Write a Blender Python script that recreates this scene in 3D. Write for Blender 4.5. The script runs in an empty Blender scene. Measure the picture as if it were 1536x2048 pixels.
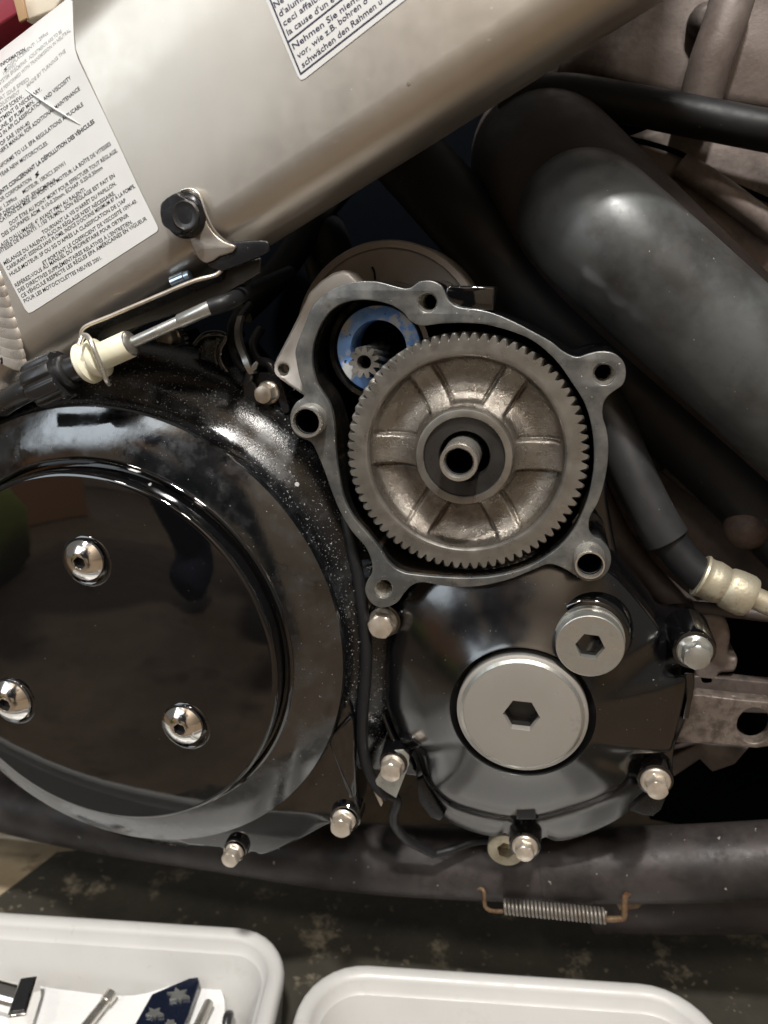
import bpy, bmesh, math, random
import numpy as np
from mathutils import Vector, Matrix

random.seed(7)
scene = bpy.context.scene
C = scene.collection
rad = math.radians

# ------------------------------------------------------------------ camera
FPX = 1538.0                       # focal length in photo pixels (photo is 1536 x 2048)
DIST = 0.300                       # metres from the lens to the gasket face plane (world y = 0)
CAM = np.array([0.0, -DIST, 0.43])
Yc = np.array([332.0, 464.0, -1538.0]); Yc /= np.linalg.norm(Yc)
p_ = math.atan2(Yc[1], -Yc[2])
Zc = np.array([0.0, math.cos(p_), math.sin(p_)])
Zc -= Yc * Zc.dot(Yc); Zc /= np.linalg.norm(Zc)
Xc = np.cross(Yc, Zc)
ROT = np.array([Xc, Yc, Zc])
cam_d = bpy.data.cameras.new('camera')
cam_o = bpy.data.objects.new('camera', cam_d); C.objects.link(cam_o)
cam_o.matrix_world = Matrix.Translation(Vector(CAM)) @ Matrix([list(r) for r in ROT]).to_4x4()
cam_d.sensor_fit = 'HORIZONTAL'; cam_d.sensor_width = 36.0
cam_d.lens = 36.0 * FPX / 1536.0
cam_d.clip_start = 0.01; cam_d.clip_end = 50
cam_d.dof.use_dof = True; cam_d.dof.focus_distance = 0.30; cam_d.dof.aperture_fstop = 15
scene.camera = cam_o
scene.view_settings.view_transform = 'Standard'
scene.view_settings.look = 'None'
scene.view_settings.gamma = 1.0
scene.view_settings.exposure = 0.20

# ------------------------------------------------------------------ light
world = bpy.data.worlds.new("World"); scene.world = world; world.use_nodes = True
world.node_tree.nodes['Background'].inputs[0].default_value = (0.40, 0.38, 0.35, 1)
world.node_tree.nodes['Background'].inputs[1].default_value = 0.26

def area(name, loc, target, sx, sy, power, col):
    l = bpy.data.lights.new(name, 'AREA'); l.shape = 'RECTANGLE'; l.size = sx; l.size_y = sy
    l.energy = power; l.color = col
    o = bpy.data.objects.new(name, l); C.objects.link(o); o.location = loc
    o.rotation_euler = (Vector(target) - Vector(loc)).to_track_quat('-Z', 'Y').to_euler()
    return o
area('ceiling_lamp', (0.12, -0.78, 1.80), (0, 0, 0.3), 0.11, 0.07, 30, (1.0, 0.975, 0.94))
for nm, lc_, en in (('rear_fill_lamp', (0.55, -1.45, 2.10), 50), ('side_fill_lamp', (-0.75, -1.45, 2.10), 34)):  # added fill lamps, put in to light the wall and front faces
    pl = bpy.data.lights.new(nm, 'POINT'); pl.energy = en; pl.color = (1.0, 0.94, 0.87); pl.shadow_soft_size = 0.10
    po_ = bpy.data.objects.new(nm, pl); C.objects.link(po_); po_.location = lc_
area('window_light', (-1.30, -2.30, 1.40), (-0.1, 0, 0.35), 2.0, 1.3, 24, (0.80, 0.91, 1.0))

# ------------------------------------------------------------------ projection helpers
def ray(u, v):
    return ROT @ np.array([(u - 768.0) / FPX, -(v - 1024.0) / FPX, -1.0])
def P(u, v, d=0.0):                # pixel on the upright plane d millimetres behind the gasket face
    r = ray(u, v); t = (d / 1000.0 - CAM[1]) / r[1]
    return Vector(CAM + t * r)
def F(u, v, h=0.0):                # pixel on the level plane h metres above the floor
    r = ray(u, v); t = (h - CAM[2]) / r[2]
    return Vector(CAM + t * r)
def S(u, v, d=0.0):                # metres per pixel there
    return (P(u + 1, v, d) - P(u, v, d)).length

def catmull(pts, n=6, closed=True):
    pts = [Vector(p) for p in pts]; m = len(pts); out = []
    rng = range(m) if closed else range(m - 1)
    for i in rng:
        if closed: a, b, c, d = pts[(i-1) % m], pts[i], pts[(i+1) % m], pts[(i+2) % m]
        else: a, b, c, d = pts[max(i-1, 0)], pts[i], pts[i+1], pts[min(i+2, m-1)]
        for k in range(n):
            t = k / n
            out.append(0.5 * ((2*b) + (c-a)*t + (2*a-5*b+4*c-d)*t*t + (3*b-a-3*c+d)*t**3))
    if not closed: out.append(pts[-1])
    return out
def circ(u, v, r, n=40):
    return [(u + r*math.cos(2*math.pi*i/n), v + r*math.sin(2*math.pi*i/n)) for i in range(n)]
def fitcircle(pts, d):
    A = []; b = []
    for (u, v) in pts:
        q = P(u, v, d); A.append([2*q.x, 2*q.z, 1]); b.append(q.x**2 + q.z**2)
    s = np.linalg.lstsq(np.array(A), np.array(b), rcond=None)[0]
    return s[0], s[1], math.sqrt(s[2] + s[0]**2 + s[1]**2)

# ------------------------------------------------------------------ object helpers
OFF = {}
def mk(name, verts, faces, mat, parent=None, smooth=38, label=None, bevel=0, subsurf=0):
    off = OFF.get(parent.name, Vector()) if parent else Vector()
    me = bpy.data.meshes.new(name)
    me.from_pydata([tuple(Vector(v) - off) for v in verts], [], faces)
    me.validate()
    bm = bmesh.new(); bm.from_mesh(me)
    bmesh.ops.remove_doubles(bm, verts=bm.verts, dist=2e-6)
    bmesh.ops.recalc_face_normals(bm, faces=bm.faces)
    bm.to_mesh(me); bm.free()
    me.polygons.foreach_set('use_smooth', [True] * len(me.polygons))
    if smooth: me.set_sharp_from_angle(angle=rad(smooth))
    if mat: me.materials.append(mat)
    o = bpy.data.objects.new(name, me); C.objects.link(o)
    if parent:
        o.parent = parent; OFF[o.name] = off
    else: OFF[o.name] = Vector()
    if label: o['label'] = label
    if bevel:
        b = o.modifiers.new('bevel', 'BEVEL'); b.width = bevel; b.segments = 3
        b.limit_method = 'ANGLE'; b.angle_limit = rad(40)
    if subsurf:
        s = o.modifiers.new('sub', 'SUBSURF'); s.levels = subsurf; s.render_levels = subsurf
    return o
def thing(name, label, cat, loc, group=None):
    o = bpy.data.objects.new(name, None); C.objects.link(o); o.location = loc
    o.empty_display_size = 0.01
    o['label'] = label; o['category'] = cat
    if group: o['group'] = group
    OFF[o.name] = Vector(loc)
    return o
def tag(o, label, cat, group=None):
    o['label'] = label; o['category'] = cat
    if group: o['group'] = group
    return o

class G:                                             # a bag of geometry
    def __init__(s): s.v = []; s.f = []
    def add(s, v, f):
        k = len(s.v); s.v += [Vector(q) for q in v]; s.f += [[i + k for i in q] for q in f]; return s
    def mk(s, name, mat, parent=None, **k): return mk(name, s.v, s.f, mat, parent, **k)

def loft(rings, closed=True, cap0=False, cap1=False):
    n = len(rings[0]); v = []; f = []
    for r in rings: v += list(r)
    for i in range(len(rings) - 1):
        for j in range(n if closed else n - 1):
            a = i*n + j; b = i*n + (j+1) % n
            f.append([a, b, b + n, a + n])
    if cap0: f.append(list(range(n))[::-1])
    if cap1: f.append(list(range((len(rings)-1)*n, len(rings)*n)))
    return v, f
def hexr(th, R, rot=0.0):
    k = math.pi / 3; a = (th + rot) % k - k/2
    return R * math.cos(k/2) / math.cos(a)
def frame_of(axis):
    a = Vector(axis).normalized()
    up = Vector((0, 0, 1)) if abs(a.z) < 0.9 else Vector((1, 0, 0))
    x = up.cross(a).normalized(); y = a.cross(x)
    return x, y, a
def lathe(c, prof, seg=64, axis=(0, -1, 0), cap0=False, cap1=False):
    """prof: (radius or function of angle, height along axis) in metres"""
    x, y, a = frame_of(axis); c = Vector(c); rings = []
    for r, h in prof:
        ring = []
        for i in range(seg):
            t = 2*math.pi*i/seg; rr = r(t) if callable(r) else r
            ring.append(c + x*(rr*math.cos(t)) + y*(rr*math.sin(t)) + a*h)
        rings.append(ring)
    return loft(rings, True, cap0, cap1)
def tube(path, r, seg=20, n=6, caps=True, smooth=True):
    pts = catmull(path, n, False) if smooth else [Vector(q) for q in path]
    m = len(pts); rings = []
    rf = (lambda t: r) if not callable(r) else r
    t0 = (pts[1]-pts[0]).normalized(); x, y, _ = frame_of(t0)
    for i, q in enumerate(pts):
        t = (pts[min(i+1, m-1)] - pts[max(i-1, 0)]).normalized()
        x = (x - t * x.dot(t)).normalized(); y = t.cross(x)
        rr = rf(i/(m-1))
        rings.append([q + x*(rr*math.cos(2*math.pi*k/seg)) + y*(rr*math.sin(2*math.pi*k/seg)) for k in range(seg)])
    return loft(rings, True, caps, caps)
def prism_xz(loops, yf, thick, bevel=0.0, res=2):
    """loops: lists of (x, z) in metres; first outer, rest holes; front face at y = yf"""
    cu = bpy.data.curves.new('tmp', 'CURVE'); cu.dimensions = '2D'; cu.fill_mode = 'BOTH'
    for lp in loops:
        s = cu.splines.new('POLY'); s.points.add(len(lp) - 1); s.use_cyclic_u = True
        for q, (x, z) in zip(s.points, lp): q.co = (x*1000, z*1000, 0, 1)
    cu.bevel_depth = bevel*1000; cu.bevel_resolution = res; cu.offset = -bevel*1000
    cu.extrude = max(thick*500 - bevel*1000, 0)
    o = bpy.data.objects.new('tmp', cu); C.objects.link(o)
    ev = o.evaluated_get(bpy.context.evaluated_depsgraph_get()); me = ev.to_mesh()
    yc = yf + thick/2
    v = [Vector((q.co.x/1000, yc - q.co.z/1000, q.co.y/1000)) for q in me.vertices]
    f = [list(p.vertices) for p in me.polygons]
    ev.to_mesh_clear(); bpy.data.objects.remove(o); bpy.data.curves.remove(cu)
    return v, f
def prism(loops, d, thick, bevel=0.0, smooth=0, res=2):
    """loops in photo pixels on the plane d mm; thick and bevel in mm"""
    L = []
    for lp in loops:
        q = [P(u, v, d) for u, v in lp]
        L.append([(a.x, a.z) for a in (catmull(q, smooth) if smooth else q)])
    return prism_xz(L, d/1000.0, thick/1000.0, bevel/1000.0, res)
def box(c, x, y, z):
    """box centred at c with half-extent vectors"""
    c = Vector(c); v = [c + x*a + y*b + z*e for a in (-1, 1) for b in (-1, 1) for e in (-1, 1)]
    return v, [[0,1,3,2],[4,6,7,5],[0,4,5,1],[2,3,7,6],[0,2,6,4],[1,5,7,3]]

# ------------------------------------------------------------------ materials
MATS = {}
def mat(name, col, metal=0.0, rough=0.4, col2=None, vscale=60, vmin=0.4, vmax=0.65, dust=None, dscale=900, dth=0.70,
        bump=0.0, bscale=700, rvar=0.12, rscale=120, coat=0.0, spec=0.5, grime=None, gscale=35, gmin=0.55, gmax=0.7, stretch=None, ior=1.5):
    m = bpy.data.materials.new(name); m.use_nodes = True; nt = m.node_tree; N = nt.nodes; L = nt.links
    b = N['Principled BSDF']
    tc = N.new('ShaderNodeTexCoord'); src = tc.outputs['Object']
    if stretch:
        mp = N.new('ShaderNodeMapping'); mp.inputs['Scale'].default_value = stretch; L.new(src, mp.inputs[0]); src = mp.outputs[0]
    def noi(scale, detail=6, r=0.6):
        n = N.new('ShaderNodeTexNoise'); n.inputs['Scale'].default_value = scale; n.inputs['Detail'].default_value = detail
        n.inputs['Roughness'].default_value = r; L.new(src, n.inputs['Vector']); return n.outputs[0]
    def mr(x, a, c, lo=0.0, hi=1.0):
        k = N.new('ShaderNodeMapRange'); k.inputs[1].default_value = a; k.inputs[2].default_value = c
        k.inputs[3].default_value = lo; k.inputs[4].default_value = hi; L.new(x, k.inputs[0]); return k.outputs[0]
    def mix(f, a, c):
        k = N.new('ShaderNodeMix'); k.data_type = 'RGBA'; L.new(f, k.inputs[0])
        if isinstance(a, tuple): k.inputs[6].default_value = a
        else: L.new(a, k.inputs[6])
        k.inputs[7].default_value = c; return k.outputs[2]
    cur = (*col, 1)
    if col2: cur = mix(mr(noi(vscale), vmin, vmax), cur, (*col2, 1))
    rbase = None
    if rvar:
        rbase = mr(noi(rscale, 5), 0.3, 0.7, max(rough - rvar, 0.02), min(rough + rvar, 1))
    if grime:
        g = mr(noi(gscale, 8, 0.7), gmin, gmax); cur = mix(g, cur, (*grime, 1))
        if rbase is not None:
            k = N.new('ShaderNodeMath'); k.operation = 'MULTIPLY_ADD'; k.inputs[1].default_value = 0.3
            L.new(g, k.inputs[0]); L.new(rbase, k.inputs[2]); rbase = k.outputs[0]
    if dust:
        g = mr(noi(dscale, 2, 0.5), dth, dth + 0.03); cur = mix(g, cur, (*dust, 1))
        if rbase is not None:
            k = N.new('ShaderNodeMath'); k.operation = 'MULTIPLY_ADD'; k.inputs[1].default_value = 0.6
            L.new(g, k.inputs[0]); L.new(rbase, k.inputs[2]); rbase = k.outputs[0]
    if isinstance(cur, tuple): b.inputs['Base Color'].default_value = cur
    else: L.new(cur, b.inputs['Base Color'])
    b.inputs['Metallic'].default_value = metal; b.inputs['IOR'].default_value = ior
    if rbase is not None: L.new(rbase, b.inputs['Roughness'])
    else: b.inputs['Roughness'].default_value = rough
    b.inputs['Specular IOR Level'].default_value = spec
    b.inputs['Coat Weight'].default_value = coat; b.inputs['Coat Roughness'].default_value = 0.04
    if bump:
        bn = N.new('ShaderNodeBump'); bn.inputs['Strength'].default_value = bump; bn.inputs['Distance'].default_value = 0.0006
        L.new(noi(bscale, 4), bn.inputs['Height']); L.new(bn.outputs[0], b.inputs['Normal'])
    MATS[name] = m
    return m
gloss = mat('black_gloss_paint', (0.003, 0.003, 0.0035), ior=1.62, spec=0.9, rough=0.05, rvar=0.03, dust=(0.25, 0.24, 0.22), dscale=900, dth=0.755, bump=0.02, bscale=500)
lidm = mat('black_lacquer', (0.003, 0.003, 0.0035), ior=1.6, spec=0.8, rough=0.03, rvar=0.015, dust=(0.22, 0.21, 0.19), dscale=800, dth=0.755, bump=0.015, bscale=120)
dusty = mat('dusty_black_paint', (0.005, 0.005, 0.0055), spec=0.8, rough=0.18, rvar=0.10, dust=(0.27, 0.27, 0.26), dscale=1200, dth=0.66, grime=(0.035, 0.037, 0.04), gscale=45, gmin=0.5, gmax=0.85, bump=0.16, bscale=900)
bevelm = mat('scuffed_black_paint', (0.005, 0.0055, 0.006), ior=1.7, spec=1.0, rough=0.12, rvar=0.10, rscale=60, grime=(0.030, 0.033, 0.037), gscale=70, gmin=0.48, gmax=0.85, dust=(0.3, 0.31, 0.31), dscale=900, dth=0.74, bump=0.05, bscale=300)
satin = mat('satin_black_paint', (0.010, 0.010, 0.011), rough=0.28, rvar=0.08, dust=(0.3, 0.29, 0.27), dscale=900, dth=0.75, bump=0.05)
voidm = mat('void_black', (0.0012, 0.0020, 0.0032), spec=0.03, rough=0.7, rvar=0.1, bump=0.1)  # near-black shade of gaps and bores put into the colour
face = mat('machined_gasket_face', (0.135, 0.14, 0.14), metal=0.7, rough=0.36, col2=(0.235, 0.235, 0.225), vscale=80, vmin=0.42, vmax=0.62, grime=(0.065, 0.06, 0.052), gscale=75, gmin=0.56, gmax=0.70, dust=(0.7, 0.7, 0.67), dscale=900, dth=0.71, bump=0.10)
rustwall = mat('rusty_inner_wall', (0.03, 0.028, 0.026), rough=0.45, grime=(0.17, 0.11, 0.06), gscale=40, gmin=0.5, gmax=0.72, bump=0.2)
steel = mat('gear_steel', (0.30, 0.285, 0.26), metal=0.85, rough=0.34, col2=(0.37, 0.355, 0.325), vscale=90, bump=0.05, grime=(0.13, 0.11, 0.085), gscale=60, gmin=0.58, gmax=0.78)
cast = mat('oily_forged_steel', (0.235, 0.21, 0.18), metal=0.85, rough=0.27, col2=(0.31, 0.285, 0.25), vscale=70, bump=0.65, bscale=1500, grime=(0.10, 0.075, 0.06), gscale=45, gmin=0.52, gmax=0.74)
hubm = mat('dark_hub_ring', (0.055, 0.052, 0.05), metal=0.7, rough=0.35, bump=0.03)  # also darkens the hex sockets, their recess shade put into the colour
bright = mat('bright_steel', (0.72, 0.69, 0.63), metal=0.9, rough=0.28, rvar=0.07, bump=0.02)
chrome = mat('chrome', (0.92, 0.90, 0.87), metal=1.0, rough=0.14, rvar=0.03)
zinc = mat('zinc_plate', (0.55, 0.55, 0.52), metal=0.85, rough=0.36, col2=(0.45, 0.46, 0.43), vscale=120, grime=(0.30, 0.27, 0.20), gscale=130, gmin=0.58, gmax=0.8, bump=0.08)
capm = mat('anodised_cap', (0.40, 0.38, 0.35), metal=0.55, rough=0.42, rvar=0.05, dust=(0.7, 0.69, 0.65), dscale=1000, dth=0.775, bump=0.05, bscale=2500, grime=(0.22, 0.20, 0.17), gscale=60, gmin=0.62, gmax=0.8)
boltm = mat('worn_bolt_plating', (0.70, 0.63, 0.54), metal=0.75, rough=0.36, col2=(0.55, 0.47, 0.38), vscale=160, grime=(0.25, 0.17, 0.10), gscale=200, gmin=0.62, gmax=0.8, bump=0.06)
framem = mat('silver_frame_paint', (0.53, 0.487, 0.43), metal=0.86, rough=0.37, rvar=0.03, col2=(0.57, 0.525, 0.465), vscale=25, dust=(0.75, 0.72, 0.66), dscale=700, dth=0.745, bump=0.02, bscale=2500)
weldm = mat('weld_aluminium', (0.55, 0.51, 0.46), metal=0.75, rough=0.33, bump=0.1)
stickm = mat('white_sticker', (0.62, 0.625, 0.62), rough=0.35, col2=(0.585, 0.59, 0.58), vscale=40, dust=(0.45, 0.43, 0.4), dscale=700, dth=0.78, rvar=0.05)
inkm = mat('black_ink', (0.03, 0.03, 0.035), rough=0.5, rvar=0)
fadem = mat('faded_ink', (0.30, 0.30, 0.30), rough=0.5, rvar=0)
navyink = mat('navy_ink', (0.02, 0.022, 0.05), rough=0.4, rvar=0)
bluem = mat('mottled_blue', (0.10, 0.24, 0.60), metal=0.3, rough=0.38, col2=(0.20, 0.37, 0.72), vscale=90, grime=(0.42, 0.43, 0.43), gscale=80, gmin=0.50, gmax=0.55, dust=(0.03, 0.03, 0.04), dscale=500, dth=0.69, bump=0.10)  # two blues mixed with grey patches and dark specks
motorplate = mat('cast_alloy_plate', (0.62, 0.59, 0.55), metal=0.4, rough=0.45, bump=0.15, bscale=1500, dust=(0.3, 0.28, 0.25), dscale=500, dth=0.74)
motorend = mat('brown_motor_cap', (0.30, 0.265, 0.235), metal=0.4, rough=0.5, col2=(0.36, 0.32, 0.285), vscale=60, bump=0.06)
pipem = mat('grey_pipe_paint', (0.085, 0.089, 0.089), metal=0.35, rough=0.42, rvar=0.12, rscale=60, col2=(0.034, 0.034, 0.033), vscale=20, vmin=0.44, vmax=0.62, dust=(0.4, 0.37, 0.33), dscale=420, dth=0.75, grime=(0.045, 0.038, 0.03), gscale=45, gmin=0.54, gmax=0.72, bump=0.10, bscale=260)
rubber = mat('black_rubber', (0.010, 0.010, 0.011), spec=0.35, rough=0.5, rvar=0.1, dust=(0.2, 0.19, 0.17), dscale=700, dth=0.76, bump=0.06)
browncast = mat('brown_cast_alloy', (0.15, 0.118, 0.103), metal=0.3, rough=0.55, col2=(0.22, 0.185, 0.165), vscale=30, grime=(0.06, 0.045, 0.042), gscale=26, gmin=0.5, gmax=0.72, bump=0.25, bscale=500)
darkcast = mat('dark_grimy_cast', (0.05, 0.042, 0.038), metal=0.2, rough=0.6, col2=(0.10, 0.075, 0.065), vscale=35, grime=(0.02, 0.018, 0.016), gscale=35, bump=0.3, bscale=500)
exhm = mat('sooty_exhaust_steel', (0.024, 0.021, 0.020), metal=0.2, spec=0.35, rough=0.5, col2=(0.048, 0.040, 0.038), vscale=30, vmin=0.42, vmax=0.6, dust=(0.3, 0.27, 0.24), dscale=260, dth=0.735, grime=(0.018, 0.015, 0.013), gscale=22, bump=0.15, bscale=200)
springm = mat('spring_steel', (0.22, 0.20, 0.175), metal=0.6, rough=0.45, grime=(0.12, 0.07, 0.035), gscale=90, gmin=0.56, gmax=0.75)
rustm = mat('rusty_hook', (0.15, 0.095, 0.05), metal=0.3, rough=0.65, grime=(0.08, 0.035, 0.015), gscale=120, gmin=0.42, gmax=0.62, bump=0.3)
cream = mat('cream_nylon', (0.78, 0.75, 0.60), rough=0.35, col2=(0.72, 0.68, 0.50), vscale=60, grime=(0.5, 0.44, 0.30), gscale=90, gmin=0.62, gmax=0.8)
plasticb = mat('black_plastic', (0.018, 0.018, 0.019), rough=0.32, bump=0.04, dust=(0.4, 0.38, 0.36), dscale=600, dth=0.745)
barm = mat('worn_flat_bar', (0.165, 0.135, 0.115), metal=0.35, rough=0.5, col2=(0.10, 0.078, 0.065), vscale=200, vmin=0.45, vmax=0.6, grime=(0.06, 0.042, 0.034), gscale=110, gmin=0.5, gmax=0.66, bump=0.3, dust=(0.35, 0.32, 0.28), dscale=600, dth=0.70)
traym = mat('white_tray_plastic', (0.50, 0.49, 0.47), rough=0.38, col2=(0.54, 0.53, 0.51), vscale=12, grime=(0.42, 0.395, 0.35), gscale=22, gmin=0.58, gmax=0.8)
paperm = mat('white_plastic_part', (0.80, 0.80, 0.79), rough=0.3)
floorm = mat('concrete_floor', (0.125, 0.085, 0.048), rough=0.7, col2=(0.17, 0.12, 0.072), vscale=18, grime=(0.06, 0.042, 0.027), gscale=14, gmin=0.55, gmax=0.7, bump=0.2)
matm = mat('stained_rubber_mat', (0.034, 0.031, 0.024), rough=0.6, spec=0.3, col2=(0.055, 0.049, 0.036), vscale=12, grime=(0.20, 0.17, 0.12), gscale=34, gmin=0.56, gmax=0.66, dust=(0.14, 0.12, 0.09), dscale=150, dth=0.68, bump=0.3, bscale=300)
maroon = mat('maroon_carton', (0.22, 0.02, 0.035), rough=0.4)
creamcard = mat('cream_carton', (0.60, 0.54, 0.44), rough=0.5)
brasszn = mat('yellow_zinc', (0.50, 0.46, 0.35), metal=0.6, rough=0.46, col2=(0.38, 0.33, 0.24), vscale=120, grime=(0.13, 0.10, 0.06), gscale=140, gmin=0.56, gmax=0.75, bump=0.25)
greyhose = mat('grey_heat_sleeve', (0.022, 0.022, 0.023), spec=0.4, rough=0.5, dust=(0.35, 0.33, 0.3), dscale=700, dth=0.75, bump=0.08)

# ------------------------------------------------------------------ generic bolt parts
def flange_bolt(parent, tip, dtip, height, rfl, rhex, m, rot=0.2, name='bolt', dome=0.5, label=None, washer=None):
    """tip pixel, depth (mm) of its crown, height (mm), radii in mm"""
    c = P(tip[0], tip[1], dtip + height); mm = 0.001
    R = rhex*mm; h = height*mm
    hx = lambda k: (lambda t: min(hexr(t, R, rot), k*R))
    pr = [(rfl*mm*0.99, 0), (rfl*mm, 0.5*mm), (rfl*mm*0.93, 1.2*mm), (lambda t: hexr(t, R, rot)*1.06, 1.6*mm),
          (lambda t: hexr(t, R, rot), 2.0*mm), (lambda t: hexr(t, R, rot), h*0.80), (hx(0.93), h*0.87), (hx(0.86), h*0.92),
          (0.70*R, h*0.92 + dome*0.3*mm), (0.40*R, h*0.92 + dome*0.85*mm), (0.12*R, h*0.92 + dome*mm)]
    g = G().add(*lathe(c, pr, 48, cap1=True))
    if washer:
        g.add(*lathe(c + Vector((0, 0.0004, 0)), [(washer*mm, -0.0012), (washer*mm, 0.0002), (washer*mm*0.96, 0.0006), (rfl*mm*0.8, 0.0006)], 40))
    return g.mk(name, m, parent, label=label, smooth=30)
def socket_dome(parent, px, d, r, m, hr=0.31, rot=0.3, name='button_bolt'):
    c = P(px[0], px[1], d); R = r*0.001
    hx = lambda t: hexr(t, R*hr, rot)
    pr = [(R*0.96, -0.0012), (R, -0.0004), (R*0.97, 0.0006)]
    for k in range(1, 9):
        a = k/8*rad(50); pr.append((R*(0.97 - 0.67*math.sin(a)/math.sin(rad(50))*1.0), 0.0006 + R*0.34*(1-((1-k/8)**2))))
    top = 0.0006 + R*0.34
    pr += [(R*hr*1.12, top), (hx, top - 0.0002), (hx, top - 0.0030)]
    o = G().add(*lathe(c, pr[:-1], 60)).mk(name, m, parent, smooth=32)
    G().add(*lathe(c, [(lambda t: hx(t)*1.002, top - 0.0003), (hx, top - 0.0032), (0.0003, top - 0.0033)], 60, cap1=True)).mk('hex_socket', hubm, o, smooth=32)
    return o

# =================================================================== FLOOR
mk('floor', [(-3, -3, 0), (3, -3, 0), (3, 3, 0), (-3, 3, 0)], [[0, 1, 2, 3]], floorm)['kind'] = 'structure'
ml = [F(-700, 2250), F(0, 1800), F(115, 1712), F(400, 1680), F(900, 1655), F(1536, 1655), F(2300, 1720), F(2300, 2500), F(1200, 3600), F(-700, 3600)]
L_ = [(q.x, q.y) for q in ml]
v, f = prism_xz([L_], 0, 0.004, 0.001)
v = [Vector((q.x, q.z, 0.0041 - q.y - 0.0)) for q in v]
tag(mk('rubber_mat', v, f, matm), 'dark oily mat with pale worn stains lying on the floor under the engine', 'mat')

bd = [F(-400, 1760), F(0, 1668), F(120, 1672), F(230, 1688), F(190, 1716), F(110, 1722), F(0, 1812), F(-400, 2060)]  # lit floor painted as a tan sheet
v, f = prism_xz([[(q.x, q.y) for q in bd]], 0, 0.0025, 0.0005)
tag(mk('lit_floor_patch', [Vector((q.x, q.z, 0.0026 - q.y)) for q in v], f, mat('lit_floor_tan', (0.36, 0.29, 0.19), rough=0.7, col2=(0.26, 0.20, 0.12), vscale=22, grime=(0.14, 0.10, 0.06), gscale=30, gmin=0.55, gmax=0.7)), 'tan stained sheet standing in for lit floor at the lower left edge', 'sheet')
wl = mk('garage_wall', *prism_xz([[(-3, 0.004), (3, 0.004), (3, 2.7), (-3, 2.7)]], -2.5, 0.1), mat('pale_plywood', (0.62, 0.51, 0.39), rough=0.5, col2=(0.54, 0.43, 0.32), vscale=3, grime=(0.05, 0.05, 0.06), gscale=1.6, gmin=0.9, gmax=0.95))
wl['kind'] = 'structure'

# photographer crouching behind the lens: seen only as a dark reflection in the lacquer
navy = mat('navy_cloth', (0.012, 0.018, 0.04), rough=0.8, bump=0.2, bscale=300)
skin = mat('skin', (0.45, 0.27, 0.19), rough=0.5)
J = {'hip': (-.30, -1.02, .34, .13), 'waist': (-.29, -1.00, .50, .125), 'chest': (-.26, -.93, .68, .15), 'neck': (-.24, -.87, .83, .06), 'head': (-.23, -.84, .93, .085), 'crown': (-.23, -.83, 1.02, .07),
     'hl': (-.40, -1.0, .33, .10), 'kl': (-.48, -.66, .50, .075), 'al': (-.46, -.80, .09, .05), 'tl': (-.47, -.66, .04, .04),
     'hr': (-.20, -1.0, .33, .10), 'kr': (-.16, -.68, .50, .075), 'ar': (-.17, -.82, .09, .05), 'tr': (-.15, -.68, .04, .04),
     'sl': (-.43, -.90, .74, .065), 'el': (-.52, -.72, .60, .045), 'wl': (-.45, -.58, .55, .03), 'fl': (-.43, -.55, .49, .028),
     'sr': (-.08, -.90, .74, .065), 'er': (-.06, -.72, .60, .045), 'wr': (-.14, -.58, .55, .03), 'fr': (-.16, -.56, .49, .028)}
E = ['hip waist', 'waist chest', 'chest neck', 'neck head', 'head crown', 'hip hl', 'hl kl', 'kl al', 'al tl', 'hip hr', 'hr kr', 'kr ar', 'ar tr', 'chest sl', 'sl el', 'el wl', 'wl fl', 'chest sr', 'sr er', 'er wr', 'wr fr']
K = list(J); me = bpy.data.meshes.new('person'); me.from_pydata([(J[k][0] + 0.03, J[k][1], J[k][2]) for k in K], [[K.index(q) for q in e.split()] for e in E], [])
po = bpy.data.objects.new('person', me); C.objects.link(po); sk = po.modifiers.new('skin', 'SKIN')
for k, q in zip(K, me.skin_vertices[0].data): q.radius = (J[k][3],)*2; q.use_root = (k == 'hip')
sbm = po.modifiers.new('sub', 'SUBSURF'); sbm.levels = 2; sbm.render_levels = 2
ev = po.evaluated_get(bpy.context.evaluated_depsgraph_get()); m2 = bpy.data.meshes.new_from_object(ev); po.modifiers.clear(); po.data = m2
m2.materials.clear(); m2.materials.append(navy); m2.materials.append(skin)
for q in m2.polygons:
    q.use_smooth = True
    if q.center.z > .85 or (q.center.y > -.60 and q.center.z > .45 and abs(q.center.x + .46) > .0 and q.center.y > -.585): q.material_index = 1
tag(po, 'person in navy clothes crouching with hands on knees, mirrored in the black covers', 'person')

# a green bag and a cardboard box, unseen and added to colour the lid's reflection
def sq(cx, cy, z, w, d, n=28, e=0.6):
    return [Vector((cx + w*math.copysign(abs(math.cos(a))**e, math.cos(a)), cy + d*math.copysign(abs(math.sin(a))**e, math.sin(a)), z)) for a in np.linspace(0, 2*math.pi, n + 1)[:-1]]
gb = thing('reflected_bag', 'olive green bag added behind the lens for its reflection in the clutch lid', 'bag', (-.98, -.70, 0))
olive = mat('olive_canvas', (0.14, 0.16, 0.02), rough=0.8, bump=0.3)
mk('body', *loft([sq(-.98, -.70, 0.0, .16, .10), sq(-.98, -.70, .03, .18, .115), sq(-.98, -.70, .16, .175, .11), sq(-.98, -.70, .22, .15, .07), sq(-.98, -.70, .24, .13, .02)], True, True, True), olive, gb)
mk('handle', *tube([Vector((-1.06, -.70, .22)), Vector((-1.04, -.70, .32)), Vector((-.98, -.70, .35)), Vector((-.92, -.70, .32)), Vector((-.90, -.70, .22))], .010, 10), rubber, gb)
kb = thing('reflected_box', 'brown cardboard box added behind the lens for its reflection in the clutch lid', 'box', (-1.35, -1.25, 0))
card = mat('brown_card', (0.33, 0.17, 0.08), rough=0.7)
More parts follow.
